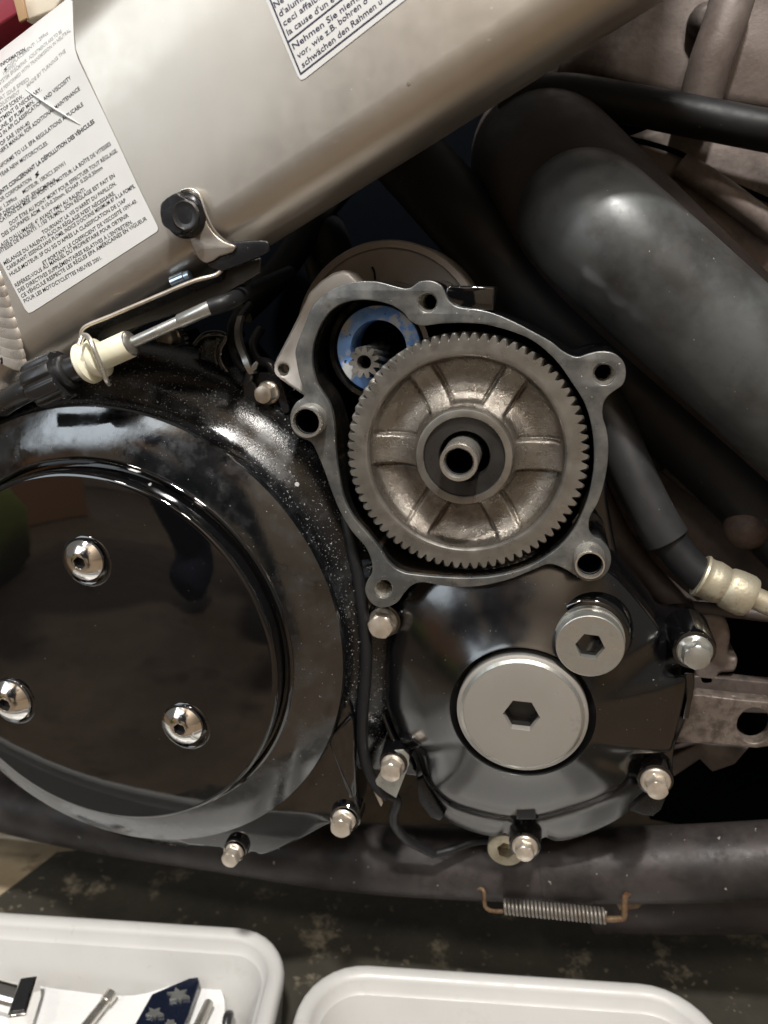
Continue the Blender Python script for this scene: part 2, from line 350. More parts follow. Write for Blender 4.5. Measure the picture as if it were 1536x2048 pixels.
mk('carton_body', *box((-1.35, -1.25, .22), Vector((.25, .05, 0)), Vector((-.04, .2, 0)), Vector((0, 0, .216))), card, kb, bevel=.004)
mk('tape', *box((-1.35, -1.25, .4385), Vector((.25, .05, 0)), Vector((-.006, .03, 0)), Vector((0, 0, .0015))), creamcard, kb)

# =================================================================== TRAYS
def rrect(cx, cy, w, h, r, ang, n=8):
    pts = []
    for (sx, sy, a0) in ((1, 1, 0), (-1, 1, 90), (-1, -1, 180), (1, -1, 270)):
        for k in range(n + 1):
            a = rad(a0 + 90*k/n)
            pts.append((sx*(w/2 - r) + r*math.cos(a), sy*(h/2 - r) + r*math.sin(a)))
    ca, sa = math.cos(ang), math.sin(ang)
    return [(cx + x*ca - y*sa, cy + x*sa + y*ca) for x, y in pts]
RIM = 0.062
def tray(label, cx, cy, w, h, r, ang):
    t = thing('plastic_tray', label, 'tray', (cx, cy, 0.005), 'white parts trays on the mat')
    def ring(ins, z): return [Vector((x, y, z)) for x, y in rrect(cx, cy, w - 2*ins, h - 2*ins, max(r - ins, 0.004), ang)]
    v, f = loft([ring(0.004, 0.010), ring(0.0, RIM - 0.010), ring(-0.0005, RIM - 0.004), ring(0.0008, RIM - 0.001), ring(0.0025, RIM), ring(0.0075, RIM - 0.0004), ring(0.009, RIM - 0.003), ring(0.0105, RIM - 0.0075), ring(0.0125, RIM - 0.009)])
    mk('rim', v, f, traym, t, smooth=60)
    v, f = loft([ring(0.0125, RIM - 0.009), ring(0.0155, RIM - 0.016), ring(0.024, 0.020), ring(0.027, 0.0125), ring(0.032, 0.0095), ring(0.040, 0.0090)], cap1=True)
    mk('basin', v, f, traym, t, smooth=60)
    return t
a0 = F(60, 1824, RIM); b0 = F(430, 1848, RIM); ex = Vector((b0.x - a0.x, b0.y - a0.y)).normalized(); ang0 = math.atan2(ex.y, ex.x)
s0 = F(563, 1955, RIM)
def rect_from(px_edge_a, px_side, ang, w, h):
    e = Vector((math.cos(ang), math.sin(ang))); n = Vector((-e.y, e.x))
    q = F(*px_edge_a, RIM); s = F(*px_side, RIM)
    return e, n, Vector((q.x, q.y)), Vector((s.x, s.y))
w0, h0 = 0.40, 0.19
e, n, q, s = rect_from((430, 1848), (564, 1960), ang0, w0, h0)
c = e * (s.dot(e) - w0/2) + n * (q.dot(n) - h0/2)
TRAY_L = tray('white plastic tray holding chrome parts and a dark emblem', c.x, c.y, w0, h0, 0.034, ang0)
a1 = F(720, 1925, RIM); b1 = F(1280, 1962, RIM); ang1 = math.atan2(b1.y - a1.y, b1.x - a1.x)
e1, n1, q1, s1 = rect_from((1000, 1943), (588, 2030), ang1, 0, 0)
w1, h1 = 0.238, 0.21
sr = F(1445, 2060, RIM); w1 = Vector((sr.x, sr.y)).dot(e1) - s1.dot(e1)
c1 = e1 * (s1.dot(e1) + w1/2) + n1 * (q1.dot(n1) - h1/2)
tray('empty white plastic tray under the return spring', c1.x, c1.y, w1, h1, 0.036, ang1)

# things in the left tray
def Ft(u, v, h=0.034): return F(u, v, h)
g = G()
sheet = catmull([Ft(-200, 2020), Ft(0, 1965), Ft(120, 1978), Ft(270, 1990), Ft(405, 1952), Ft(448, 1985), Ft(450, 2060), Ft(430, 2200), Ft(-200, 2200)], 6)
g.add(*loft([[q + Vector((0, 0, -0.020)) for q in sheet], [q + Vector((0, 0, -0.003)) for q in sheet], [q*0.985 + (sum(sheet, Vector())/len(sheet))*0.015 for q in sheet]], cap1=True))
tag(g.mk('loose_cover', paperm, None, smooth=50), 'glossy white plastic cover lying in the tray under the chrome parts', 'cover')
def Fp(u, v, h=0.044): return F(u, v, h)
t = thing('chrome_fitting', 'chrome knob with black square collar at the tray left side', 'fitting', Fp(40, 2000))
mk('shaft', *tube([Fp(-60, 1968, .046), Fp(0, 1988, .046), Fp(52, 2002, .046)], 0.0075, 24), chrome, t)
A = Fp(62, 1972, .047); B = Fp(36, 2052, .047); dz = Vector((0, 0, 1)); dx = (B - A)*0.5; sd = dx.cross(dz).normalized()
collar_o = mk('collar', *box((A + B)*0.5, dx, sd*0.0050, dz*0.0075), chrome, t, bevel=0.0012)
mk('collar_face', *box((A + B)*0.5 - sd*-0.0002 + dz*0.0076, dx*0.80, sd*0.0036, dz*0.0008), plasticb, collar_o)
t = thing('chrome_pin', 'slim bright steel pin lying diagonally in the tray', 'pin', Fp(200, 2020, .040))
A = Fp(215, 1998, .040); B = Fp(165, 2060, .040); w = (B - A).cross(dz).normalized()
mk('shank', *tube([A, (A*0.5 + B*0.5), B], 0.0028, 14), bright, t)
mk('head', *tube([A - (B-A).normalized()*0.0035, A + (B-A).normalized()*0.002], 0.0036, 14, smooth=False), bright, t)
t = thing('emblem_plate', 'dark blue emblem plate with raised chrome star shapes in the tray', 'emblem', Fp(340, 2000, .040))
badge = [Fp(262, 2075, .040), Fp(305, 1998, .040), Fp(380, 1966, .040), Fp(397, 1964, .040), Fp(400, 1975, .040), Fp(378, 2038, .040), Fp(360, 2080, .040)]
navyp = mat('navy_enamel', (0.007, 0.010, 0.022), rough=0.2)
v, f = loft([[q for q in badge], [q + dz*0.004 for q in badge]], cap0=True, cap1=True)
emb_o = mk('plate', v, f, navyp, t, bevel=0.0008)
def star(cu, cv, r, k, rr):
    pts = []
    for i in range(2*k):
        a = math.pi*i/k + 0.3; q = r if i % 2 == 0 else r*rr
        pts.append(Fp(cu + q*math.cos(a), cv + 0.62*q*math.sin(a), .0442))
    return loft([pts, [q + dz*0.002 for q in pts]], cap1=True)
mk('star', *star(357, 1994, 24, 6, 0.5), zinc, emb_o, smooth=20)
mk('star', *star(310, 2030, 19, 5, 0.5), zinc, emb_o, smooth=20)
mk('star', *star(342, 2050, 12, 5, 0.6), zinc, emb_o, smooth=20)
A = Fp(418, 2005, .042); B = Fp(385, 2075, .042)
tag(mk('steel_rod', *tube([A, A*0.5+B*0.5, B], 0.0026, 14), bright), 'grey rod beside the dark emblem plate in the tray', 'rod')
A = F(459, 2030, .030); B = F(450, 2070, .030)
tag(mk('black_clip', *tube([A, A*0.6+B*0.4 + dz*.004, B], 0.0026, 12), plasticb), 'small black clip against the right wall of the tray', 'clip')

tag(mk('pale_tube', *tube([F(-120, 1664, .05), F(0, 1672, .05), F(70, 1680, .05), F(100, 1686, .045)], 0.0016, 12), creamcard), 'thin pale tube under the clutch cover at the left edge', 'tube')
# =================================================================== FRAME BEAM
FD = -22.0
A = P(400, 520, FD); B = P(1000, 75, FD)
fd = (B - A); fd.y = 0; fd.normalize(); ft = Vector((-fd.z, 0, fd.x))      # along, and up across
def ft_of(q): return (q - A).dot(ft)
tb = ft_of(P(165, 125, FD)); RT = 0.034; RB = 0.0155; T0 = 0.0075
def fy(t):                                                            # depth of the face at height t
    if t < T0:
        k = min((T0 - t)/RB, 0.98); return FD/1000 + RB*(1 - math.sqrt(1 - k*k))
    if t > tb:
        k = min((t - tb)/RT, 0.98); return FD/1000 + RT*(1 - math.sqrt(1 - k*k))
    return FD/1000
def FP(u, v, lift=0.0):
    d = FD
    for _ in range(12): d = 0.5*d + 0.5*fy(ft_of(P(u, v, d)))*1000
    return P(u, v, d - lift)
prof = []
for k in range(9, 0, -1):
    a = rad(82)*k/9; prof.append((tb + RT*math.sin(a), FD/1000 + RT*(1 - math.cos(a))))
prof = [(tb + RT*0.99, FD/1000 + RT*1.6)] + prof
prof += [(tb*0.75, FD/1000), (tb*0.5, FD/1000), (tb*0.35, FD/1000)]
for k in range(0, 11):
    a = rad(84)*k/10; prof.append((T0 - RB*math.sin(a), FD/1000 + RB*(1 - math.cos(a))))
last = prof[-1]; prof += [(last[0] - 0.0006, last[1] + 0.008), (last[0] - 0.0008, last[1] + 0.013), (last[0] + 0.001, last[1] + 0.016), (last[0] + 0.012, last[1] + 0.017)]
rings = []
for s in np.linspace(-0.30, 0.285, 28):
    sh_ = (0.0129 - 0.0626*min(max(float(s), -0.16), 0.25)) - T0                             # the lower edge drops away to the right
    rings.append([A + fd*float(s) + ft*(t + (sh_ if t < T0 + 0.001 else 0)) + Vector((0, y - A.y, 0)) for t, y in prof])
v, f = loft(rings, closed=False)
FR = thing('frame_beam', 'silver alloy frame beam running diagonally across the top left', 'frame', A)
fo = mk('beam', v, f, framem, FR, smooth=60)

# weld bead at the left end
g = G()
for k in range(9):
    t = k/8; u = -34 + 46*t; vv = 540 + 165*t
    c = FP(u, vv); rx = 0.0112 - 0.0002*abs(k-5)
    ax = Vector((0.93, 0, -0.34)).normalized(); ay = Vector((0.34, 0, 0.93)).normalized()
    pts = []
    for i in range(9):
        ph = math.pi/2*i/8; ring = []
        for j in range(24):
            th = 2*math.pi*j/24
            ring.append(c + ax*(rx*math.cos(th)*math.cos(ph)) + ay*(0.0046*math.sin(th)*math.cos(ph)) + Vector((0, -1, 0))*(0.0022*math.sin(ph)) + ay*(-0.0022*math.sin(ph)) - ay*(0.0024*(math.cos(th)**2)))
        pts.append(ring)
    g.add(*loft(pts, cap1=True))
g.mk('weld_bead', weldm, FR)

# emission sticker
def sticker(name, px, lift, m, parent, label=None, n=4):
    loop = [];  m_ = len(px)
    for i in range(m_):
        a = Vector(px[i]); b = Vector(px[(i+1) % m_])
        k = max(1, int((b-a).length/12))
        loop += [tuple(a + (b-a)*j/k) for j in range(k)]
    xs = []
    bm = bmesh.new(); vs = [bm.verts.new((u, v, 0)) for u, v in loop]
    fc = bm.faces.new(vs)
    bmesh.ops.triangulate(bm, faces=[fc])
    for kk in range(40):                                              # slice along the bend so that it can follow the curve
        t = -60 + kk*16
        bmesh.ops.bisect_plane(bm, geom=bm.verts[:] + bm.edges[:] + bm.faces[:], plane_co=(0, t, 0), plane_no=(0.62, 0.78, 0))
    bm.verts.ensure_lookup_table(); bm.verts.index_update()
    V = [FP(q.co.x, q.co.y, lift) for q in bm.verts]; Fc = [[q.index for q in p.verts] for p in bm.faces]
    bm.free()
    return mk(name, V, Fc, m, parent, smooth=60, label=label)
st1 = sticker('sticker', [(136, -4), (145, 2), (147, 60), (150, 98), (156, 118), (166, 139), (219, 249), (273, 366), (314, 450), (316.5, 457), (314, 463), (66, 623), (57, 626), (50, 618), (0, 523), (-40, 448), (-60, 150), (-20, 112), (0, 101)], 0.25, stickm, FR,
              'white emission information sticker with small black print in French and English')
st2 = sticker('sticker', [(484, -112), (596, 153), (602, 160), (610, 157), (952, -112)], 0.25, stickm, FR, 'white warning sticker with navy border cut off by the top edge')

FONT = None
def text_mesh(body, bold=False, off=0.009):
    cu = bpy.data.curves.new('tmp', 'FONT'); cu.body = body; cu.size = 1.0; cu.resolution_u = 2
    cu.offset = 0.026 if bold else off
    o = bpy.data.objects.new('tmp', cu); C.objects.link(o)
    ev = o.evaluated_get(bpy.context.evaluated_depsgraph_get()); me = ev.to_mesh()
    v = [(q.co.x, q.co.y) for q in me.vertices]; f = [list(p.vertices) for p in me.polygons]
    ev.to_mesh_clear(); bpy.data.objects.remove(o); bpy.data.curves.remove(cu)
    return v, f
def print_line(g, body, s, e, cap, up=(-0.43, -0.90), bold=False, lift=0.35):
    v, f = text_mesh(body, bold)
    if not v: return
    x0 = min(a for a, b in v); x1 = max(a for a, b in v); s = Vector(s); e = Vector(e); up = Vector(up)
    V = [FP(*(s + (e - s)*((x - x0)/(x1 - x0)) + up*(cap*y/0.70)), lift) for x, y in v]
    g.add(V, f)
def z1(x, y): return (x/2.743, y/2.743)
def z2(x, y): return (x/3.84, 300 + y/3.84)
def z3(x, y): return (500 + x/3.072, y/3.072)
ink = G(); bold = G(); fade = G()
for body, s, e in [
    ('POUR LES MOTOCYCLETTES NEUVES 2001.', z2(190, 1175), z2(785, 835)),
    ('CE VÉHICULE RESPECTE LES RÈGLES EPA AMÉRICAINES EN VIGUEUR', z2(168, 1138), z2(1130, 535)),
    ("DES DIRECTIVES SUPPLÉMENTAIRES RELATIVES À L'ENTRETIEN.", z2(145, 1095), z2(1020, 560)),
    ('RÉFÉREZ-VOUS AU MANUEL DU PROPRIÉTAIRE POUR OBTENIR', z2(122, 1055), z2(990, 510)),
    ('ET PORTANT LE COEFFICIENT DE VISCOSITÉ 10W-40.', z2(335, 885), z2(1055, 400)),
    ("HUILE-MOTEUR: SF OU SG D'APRÈS LA CLASSIFICATION DE L'IAP", z2(80, 970), z2(970, 395)),
    ("CARBURANT: ESSENCE SANS PLOMB, INDICE D'OCTANE MINIMUM 87 À LA POMPE.", z2(58, 925), z2(1040, 285)),
    ("MÉLANGE DU RALENTI: AUCUN RÉGLAGE N'EST NÉCESSAIRE.", z2(35, 885), z2(885, 340)),
    ("TOURNANT LA VIS D'ARRÊT DU PAPILLON.", z2(330, 650), z2(895, 265)),
    ('VITESSE DE RALENTI: 1,150 TR/MIN., SON RÉGLAGE EST FAIT EN', z2(-6, 800), z2(885, 205)),
    ("LAGE D'ALLUMAGE: 4° AVANT PMH AU RALENTI.", z2(0, 755), z2(660, 310)),
    ('DES SOUPAPES: ADM. 0.10-0.20mm, ÉCHAP. 0.20-0.30mm', z2(20, 670), z2(790, 145)),
    ('DOIT ÊTRE AU POINT MORT POUR EFFECTUER TOUT RÉGLAGE.', z2(80, 580), z2(905, 12)),
    ('ICATIONS DE MISE AU POINT DU MOTEUR: LA BOÎTE DE VITESSES', z1(-2, 1225), z1(610, 795)),
    ('IF DÉPOLLUANT: EFI/ECM/PAIR', z2(0, 520), z2(435, 238)),
    ('E: 1,299cc', z2(0, 465), z2(132, 375)), ('MOTEUR: 1SKXC1.30VW1', z2(180, 338), z2(505, 112)),
    ('OR CORPORATION', z2(0, 400), z2(245, 232)),
    ('YEAR NEW MOTORCYCLES.', z1(2, 972), z1(265, 790)),
    ('NFORMS TO U.S. EPA REGULATIONS APPLICABLE', z1(0, 925), z1(458, 578)),
    ("NER'S MANUAL FOR ADDITIONAL MAINTENANCE", z1(0, 845), z1(440, 492)),
    ('OF SAE 10W-40', z1(5, 800), z1(165, 680)),
    ('G IN API CLASSIFICATION AND VISCOSITY', z1(0, 755), z1(392, 432)),
    ('LINE, 87 PUMP MIN.', z1(0, 715), z1(190, 562)),
    ('STMENT IS NECESSARY.', z1(0, 670), z1(230, 495)),
    ('STOP SCREW.', z1(0, 625), z1(130, 535))]:
    print_line(ink, body, s, e, 7.8)
for body, s, e in [
    ('DJUSTMENT', z1(0, 585), z1(110, 510)), ('MADE BY TURNING THE', z1(150, 480), z1(360, 285)),
    ('AT IDLE SPEED', z1(0, 550), z1(160, 440)),
    ('RE PERFORMED WITH TRANSMISSION IN NEUTRAL.', z1(0, 512), z1(390, 168)),
    ('SYSTEM: EFI/ECM/PAIR   ADJUSTMENTS ARE TO BE', z1(0, 462), z1(340, 178)),
    ('1.30VW1', z1(20, 412), z1(90, 362)),
    ('DISPLACEMENT: 1,299cc', z1(45, 375), z1(265, 185))]:
    print_line(fade, body, s, e, 7.0, up=(-0.30, -0.95))
print_line(bold, 'ENTS CONCERNANT LA DÉPOLLUTION DES VÉHICULES', z1(0, 1068), z1(520, 672), 8.2, bold=True)
print_line(bold, 'INFORMATION', z1(5, 367), z1(140, 277), 7.0, bold=True, up=(-0.3, -0.95))
def sq_s(g, cu, cv, k):                                                # the maker's squared S mark
    for a, b in ((-1, -1), (1, 1)):
        pts = [(-1.0, -0.2), (0.9, -1.0), (0.9, -0.55), (-0.15, -0.15), (0.9, 0.30), (0.2, 0.55)] if a < 0 else [(1.0, 0.2), (-0.9, 1.0), (-0.9, 0.55), (0.15, 0.15), (-0.9, -0.30), (-0.2, -0.55)]
        V = [FP(cu + k*(x*0.85 + 0.35*y), cv + k*(y*1.1 - 0.5*x), 0.35) for x, y in pts]
        g.add(V, [list(range(6))])
sq_s(bold, 74, 349, 5.2); sq_s(bold, 11, 139, 4.2)
ink.mk('print', inkm, st1); bold.mk('heading_print', inkm, st1); fade.mk('faded_print', fadem, st1)
# crease scratch on the sticker
g = G(); g.add(*tube([FP(50, 178, 0.3), FP(75, 195, 0.5), FP(110, 218, 0.8), (FP(160, 249, 0.35))], lambda t: 0.00010 + 0.00038*math.sin(math.pi*t), 8))
g.mk('crease', stickm, st1)
w = G()
up2 = (-0.40, -0.92)
for body, s, e in [('schwächen den Rahmen u', z3(325, 418), z3(815, 18)), ('vor, wie z.B. bohren o', z3(298, 362), z3(725, 12)), ('Nehmen Sie niemals', z3(270, 305), z3(720, -40)),
                   ("la cause d'un e", z3(235, 218), z3(520, 5)), ('ceci affaibl', z3(210, 162), z3(430, -5)), ("d'alumini", z3(185, 105), z3(365, -30)), ('Ne', z3(155, 50), z3(210, 8))]:
    print_line(w, body, s, e, 12.5, up=up2)
def rule(g, a, b, wd, lift=0.35):
    a = Vector(a); b = Vector(b); d = (b - a).normalized(); n = Vector((-d.y, d.x))*wd/2
    g.add([FP(*q, lift) for q in (a - n, b - n, b + n, a + n)], [[0, 1, 2, 3]])
rule(w, z3(-15, -340), z3(313, 458), 3.2); rule(w, z3(310, 455), z3(1310, -330), 3.2, 0.37); rule(w, z3(235, 257), z3(990, -340), 3.2, 0.37)
w.mk('print', navyink, st2)
# small chip in the paint
c = FP(817, 168); mk('paint_chip', *lathe(c, [(0.0007, 0), (0.0006, 0.0001), (0.0004, 0.00012), (0.0001, 0.0001)], 12, cap1=True), barm, FR)

# maroon carton behind the frame
t = thing('carton', 'maroon and cream carton behind the silver frame at the top left corner', 'carton', P(40, 40, 60))
mk('side', *prism([[(-200, -80), (40, -80), (44, 22), (-20, 62), (-200, 90)]], 30, 40, 1), maroon, t)
mk('flap', *prism([[(44, -80), (170, -80), (110, 20), (52, 42), (47, 20)]], 32, 30, 1), creamcard, t)
mk('edge_band', *prism([[(24, -10), (44, -10), (54, 36), (38, 44)]], 28, 1.5, 0.3), mat('tan_tape', (0.35, 0.22, 0.11)), t)

# =================================================================== BACKGROUND CASTINGS
blk = thing('engine_block', 'brown grimy cast engine block behind the hoses on the right', 'engine block', P(1300, 400, 130))
mk('side_casting', *prism([[(1130, -60), (1100, 104), (1094, 156), (1180, 150), (1240, 168), (1400, 205), (2000, 260), (2000, -60)]], 118, 40, 6, 5), browncast, blk)
mk('pillar', *tube([P(1470, -20, 110), P(1445, 60, 108), P(1420, 130, 108), P(1395, 220, 112)], 0.0095, 24), browncast, blk)
mk('lower_casting', *prism([[(1150, 262), (1250, 270), (1340, 240), (1420, 250), (2000, 260), (2000, 1000), (1400, 800), (1250, 500)]], 122, 40, 5, 5), browncast, blk)
g = G().add(*tube([P(1250, 275, 119), P(1330, 296, 119), P(1385, 320, 118), P(1430, 352, 118), P(1540, 402, 118)], 0.0012, 10))
g.mk('seam', voidm, blk)
mk('ledge', *tube([P(1360, 330, 118), P(1440, 380, 115), P(1560, 470, 115)], 0.006, 16), browncast, blk)
mk('boss', *lathe(P(1412, 38, 112), [(0.0075, -0.01), (0.0070, 0.000), (0.0045, 0.003), (0.003, 0.0035)], 24, cap1=True), darkcast, blk)
t = thing('inner_void', 'black airbox sheet painted as the shade in the gap between frame and starter', 'backing', P(700, 400, 150))  # dark sheet added where the gap holds only shade
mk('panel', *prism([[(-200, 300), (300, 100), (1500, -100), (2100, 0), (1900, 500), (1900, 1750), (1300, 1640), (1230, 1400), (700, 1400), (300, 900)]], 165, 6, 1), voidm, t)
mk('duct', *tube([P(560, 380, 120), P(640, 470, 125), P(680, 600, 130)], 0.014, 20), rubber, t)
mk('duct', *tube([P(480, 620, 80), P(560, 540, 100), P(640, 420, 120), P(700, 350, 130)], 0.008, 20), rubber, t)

# lower right castings
lc = thing('gearbox_casting', 'dark grimy gearbox casting with ribs right of the starter gear', 'casting', P(1350, 1000, 90))
mk('wall', *prism([[(1150, 760), (1320, 820), (1900, 1280), (1900, 1300), (1400, 1230), (1380, 1300), (1320, 1280), (1200, 1120)]], 96, 30, 5, 5), darkcast, lc)
mk('rib', *tube([P(1190, 980, 60), P(1240, 1080, 62), P(1310, 1165, 64), P(1400, 1240, 66)], 0.0065, 16), darkcast, lc)
mk('rib', *tube([P(1300, 860, 84), P(1400, 930, 84), P(1480, 1010, 84)], 0.0065, 16), darkcast, lc)
mk('rib', *tube([P(1330, 930, 84), P(1420, 1000, 84), P(1490, 1030, 84)], 0.004, 16), darkcast, lc)
mk('lug', *lathe(P(1490, 1065, 62), [(0.0100, -0.02), (0.0104, -0.008), (0.0100, -0.003), (0.0085, 0.001), (0.0060, 0.0034), (0.0030, 0.0046), (0.0006, 0.0048)], 28, cap1=True, axis=(-0.35, -1, -0.2)), mat('rusty_brown_cast', (0.07, 0.042, 0.03), rough=0.7, col2=(0.03, 0.02, 0.016), vscale=120, bump=0.6, bscale=500), lc)
mk('rail', *tube([P(1385, 1215, 56), P(1460, 1222, 56), P(1580, 1236, 56)], 0.0032, 12), darkcast, lc)
mk('lower_lug', *prism([[(1395, 1240), (1445, 1235), (1462, 1270), (1458, 1310), (1476, 1318), (1470, 1345), (1440, 1350), (1430, 1372), (1396, 1370), (1388, 1320)]], 52, 20, 2.5, 5), browncast, lc)
mk('wall_foot', *prism([[(1370, 1500), (1400, 1485), (1500, 1495), (1470, 1530), (1425, 1545), (1400, 1520), (1340, 1560), (1330, 1520)]], 60, 18, 1.2, 0), darkcast, lc)

# =================================================================== HOSES AND PIPES
ph = thing('coolant_pipe', 'thick grey scuffed pipe elbow crossing the upper right', 'pipe', P(1300, 550, 40))
mk('pipe', *tube([P(1146, 452, 150), P(1148, 446, 122), P(1152, 434, 82), P(1168, 434, 54), P(1217, 479, 42), P(1294, 548, 40), P(1406, 650, 38), P(1544, 774, 38), P(1728, 943, 38), P(1990, 1183, 38)], 0.0263, 48, 10), pipem, ph)
mk('collar', *tube([P(1072, 300, 170), P(1078, 316, 135), P(1098, 348, 104), P(1180, 440, 86), P(1300, 560, 82), P(1480, 730, 82), P(1900, 1120, 82)], 0.0345, 40, 8), motorend if False else mat('brown_pipe_collar', (0.040, 0.031, 0.027), metal=0.1, rough=0.6, col2=(0.06, 0.046, 0.04), vscale=30, bump=0.08), ph)
tag(mk('rubber_hose', *tube([P(740, 230, 95), P(840, 340, 92), P(960, 475, 88), P(1110, 640, 84), P(1290, 800, 80), P(1430, 925, 78), P(1570, 1065, 76), P(1850, 1345, 76)], 0.0172, 28), rubber), 'long black rubber hose running diagonally under the grey pipe', 'hose')
tag(mk('breather_hose', *tube([P(1000, 200, 108), P(1120, 187, 106), P(1240, 205, 104), P(1380, 232, 102), P(1536, 262, 100), P(1700, 292, 100), P(2000, 340, 100)], 0.0086, 28), rubber), 'black hose running level above the grey pipe at the top right', 'hose')
oh = thing('oil_hose', 'black oil hose with sleeve and crimped steel end beside the gear housing', 'hose', P(1300, 1000, 45))
mk('sleeve', *tube([P(1170, 740, 62), P(1225, 850, 56), P(1262, 940, 50), P(1300, 1020, 46), P(1334, 1078, 44)], 0.0098, 28), greyhose, oh)
mk('hose', *tube([P(1310, 1040, 46), P(1350, 1098, 44), P(1385, 1138, 42), P(1415, 1160, 41)], 0.0076, 24), rubber, oh)
ax = (P(1500, 1192, 39) - P(1400, 1148, 41)).normalized()
fer = lathe(P(1398, 1150, 41), [(0.0070, 0), (0.0094, 0.0002), (0.0098, 0.0012), (0.0092, 0.0022), (0.0090, 0.004), (0.0094, 0.0065), (0.0088, 0.010), (0.0082, 0.0115), (0.0092, 0.0130), (0.0096, 0.0165), (0.0096, 0.0215), (0.0088, 0.0235), (0.0055, 0.0238)], 40, axis=ax, cap1=True)
mk('ferrule', *fer, brasszn, oh)
mk('stub', *tube([P(1480, 1182, 40), P(1530, 1205, 39), P(1600, 1235, 38)], 0.0050, 20), brasszn, oh)

# flat lever bar
lb = thing('lever_bar', 'worn flat steel bar with round hole at the right edge', 'lever', P(1450, 1440, 32))
mk('bar', *prism([[(1345, 1392), (1400, 1390), (1480, 1400), (1540, 1405), (1562, 1425), (1566, 1460), (1545, 1492), (1515, 1497), (1420, 1488), (1350, 1486)], circ(1509, 1452, 35)], 32, 7, 0.7), barm, lb)
mk('rear_bar', *prism([[(1340, 1358), (1400, 1352), (1600, 1372), (1600, 1430), (1340, 1420)]], 52, 6, 0.7), darkcast, lb)

# exhaust along the bottom
ex_ = thing('exhaust_pipe', 'sooty dark exhaust pipe running level below the engine covers', 'exhaust', P(900, 1730, 50))
mk('pipe', *tube([P(-420, 1450, 70), P(-180, 1540, 66), P(0, 1597, 62), P(200, 1640, 58), P(420, 1672, 56), P(700, 1712, 56), P(1000, 1728, 56), P(1300, 1728, 56), P(1560, 1718, 56), P(1750, 1706, 56), P(2100, 1690, 56)], 0.0188, 40, 8), exhm, ex_)
mk('clamp_band', *tube([P(1085, 1728.8, 56), P(1130, 1728.8, 56), P(1178, 1728.8, 56)], 0.0194, 40, smooth=False), exhm, ex_)
mk('lower_pipe', *tube([P(1180, 1765, 92), P(1400, 1762, 88), P(1760, 1750, 88), P(2100, 1735, 88)], 0.027, 40), exhm, ex_)
# return spring
sp = thing('return_spring', 'coiled return spring on rusty hooks hanging under the exhaust', 'spring', P(1100, 1810, 40))
A = P(1008, 1813, 34); B = P(1212, 1832, 34); d_ = (B - A); x_, y_, a_ = frame_of(d_); L = d_.length; turns = 26
path = []
for k in range(turns*12 + 1):
    th = 2*math.pi*k/12; path.append(A + a_*(L*k/(turns*12)) + x_*(0.0034*math.cos(th)) + y_*(0.0034*math.sin(th)))
mk('coil', *tube(path, 0.00085, 7, 1, smooth=False), springm, sp, smooth=0)
mk('hook', *tube([P(932, 1778, 40), P(958, 1776, 38), P(968, 1784, 36), P(970, 1812, 34), P(985, 1822, 34), P(1012, 1822, 34)], 0.0011, 10, 3), rustm, sp)
mk('hook', *tube([P(1300, 1786, 44), P(1265, 1786, 40), P(1250, 1794, 36), P(1249, 1832, 34), P(1238, 1838, 34), P(1208, 1838, 34)], 0.0016, 10, 3), rustm, sp)
mk('bracket', *prism([[(1225, 1795), (1262, 1775), (1300, 1780), (1300, 1798), (1275, 1818), (1240, 1822)]], 44, 3, 0.5), rustm, sp)
# drain bolt below generator cover
dbx = thing('drain_bolt', 'yellow zinc drain bolt with hex socket behind the lowest cover bolt', 'bolt', P(1012, 1700, 40))
c = P(1012, 1700, 38); R = 0.0096
mk('head', *lathe(c, [(R, -0.012), (R, 0), (R*0.95, 0.0006), (R*0.55, 0.0006), (lambda t: hexr(t, R*0.5, .2), 0.0003), (lambda t: hexr(t, R*0.5, .2), -0.006)], 48, cap1=True), brasszn, dbx)
mk('washer', *lathe(c + Vector((0.002, 0.008, 0)), [(R*1.2, -0.003), (R*1.2, 0), (R*0.7, 0)], 40), barm, dbx)

# =================================================================== CRANKCASE
ck = thing('crankcase', 'black painted crankcase wall between clutch cover and gear housing', 'crankcase', P(700, 1000, 45))
mk('wall', *prism([[(-80, 815), (150, 790), (300, 782), (372, 750), (396, 690), (470, 690), (560, 800), (640, 720), (760, 620), (960, 620), (1120, 720), (1210, 860), (1215, 1000), (1240, 1140), (1300, 1250), (1340, 1450), (1270, 1560), (860, 1560), (735, 1540), (690, 1560), (300, 1620), (-80, 1500)]], 46, 30, 2), gloss, ck)
mk('mount', *prism([[(285, 812), (330, 790), (372, 772), (388, 730), (393, 690), (400, 674), (418, 667), (446, 668), (452, 676), (443, 692), (440, 716), (450, 738), (468, 756), (520, 800), (600, 880), (640, 960), (560, 980), (400, 900)]], 26, 26, 3.5, 4, res=4), dusty, ck)  # dusty paint lightens the mount in place of glossy reflections
mk('ridge', *tube([P(392, 690, 27), P(410, 671, 25), P(440, 668, 25), P(452, 676, 25), P(443, 694, 25), P(440, 716, 25), P(450, 738, 25), P(470, 757, 25)], 0.0016, 12), gloss, ck)
mk('gap_wall', *prism([[(690, 1040), (760, 1130), (760, 1230), (745, 1300), (770, 1420), (785, 1490), (740, 1500), (700, 1440), (680, 1300)]], 36, 20, 2, 4), gloss, ck)

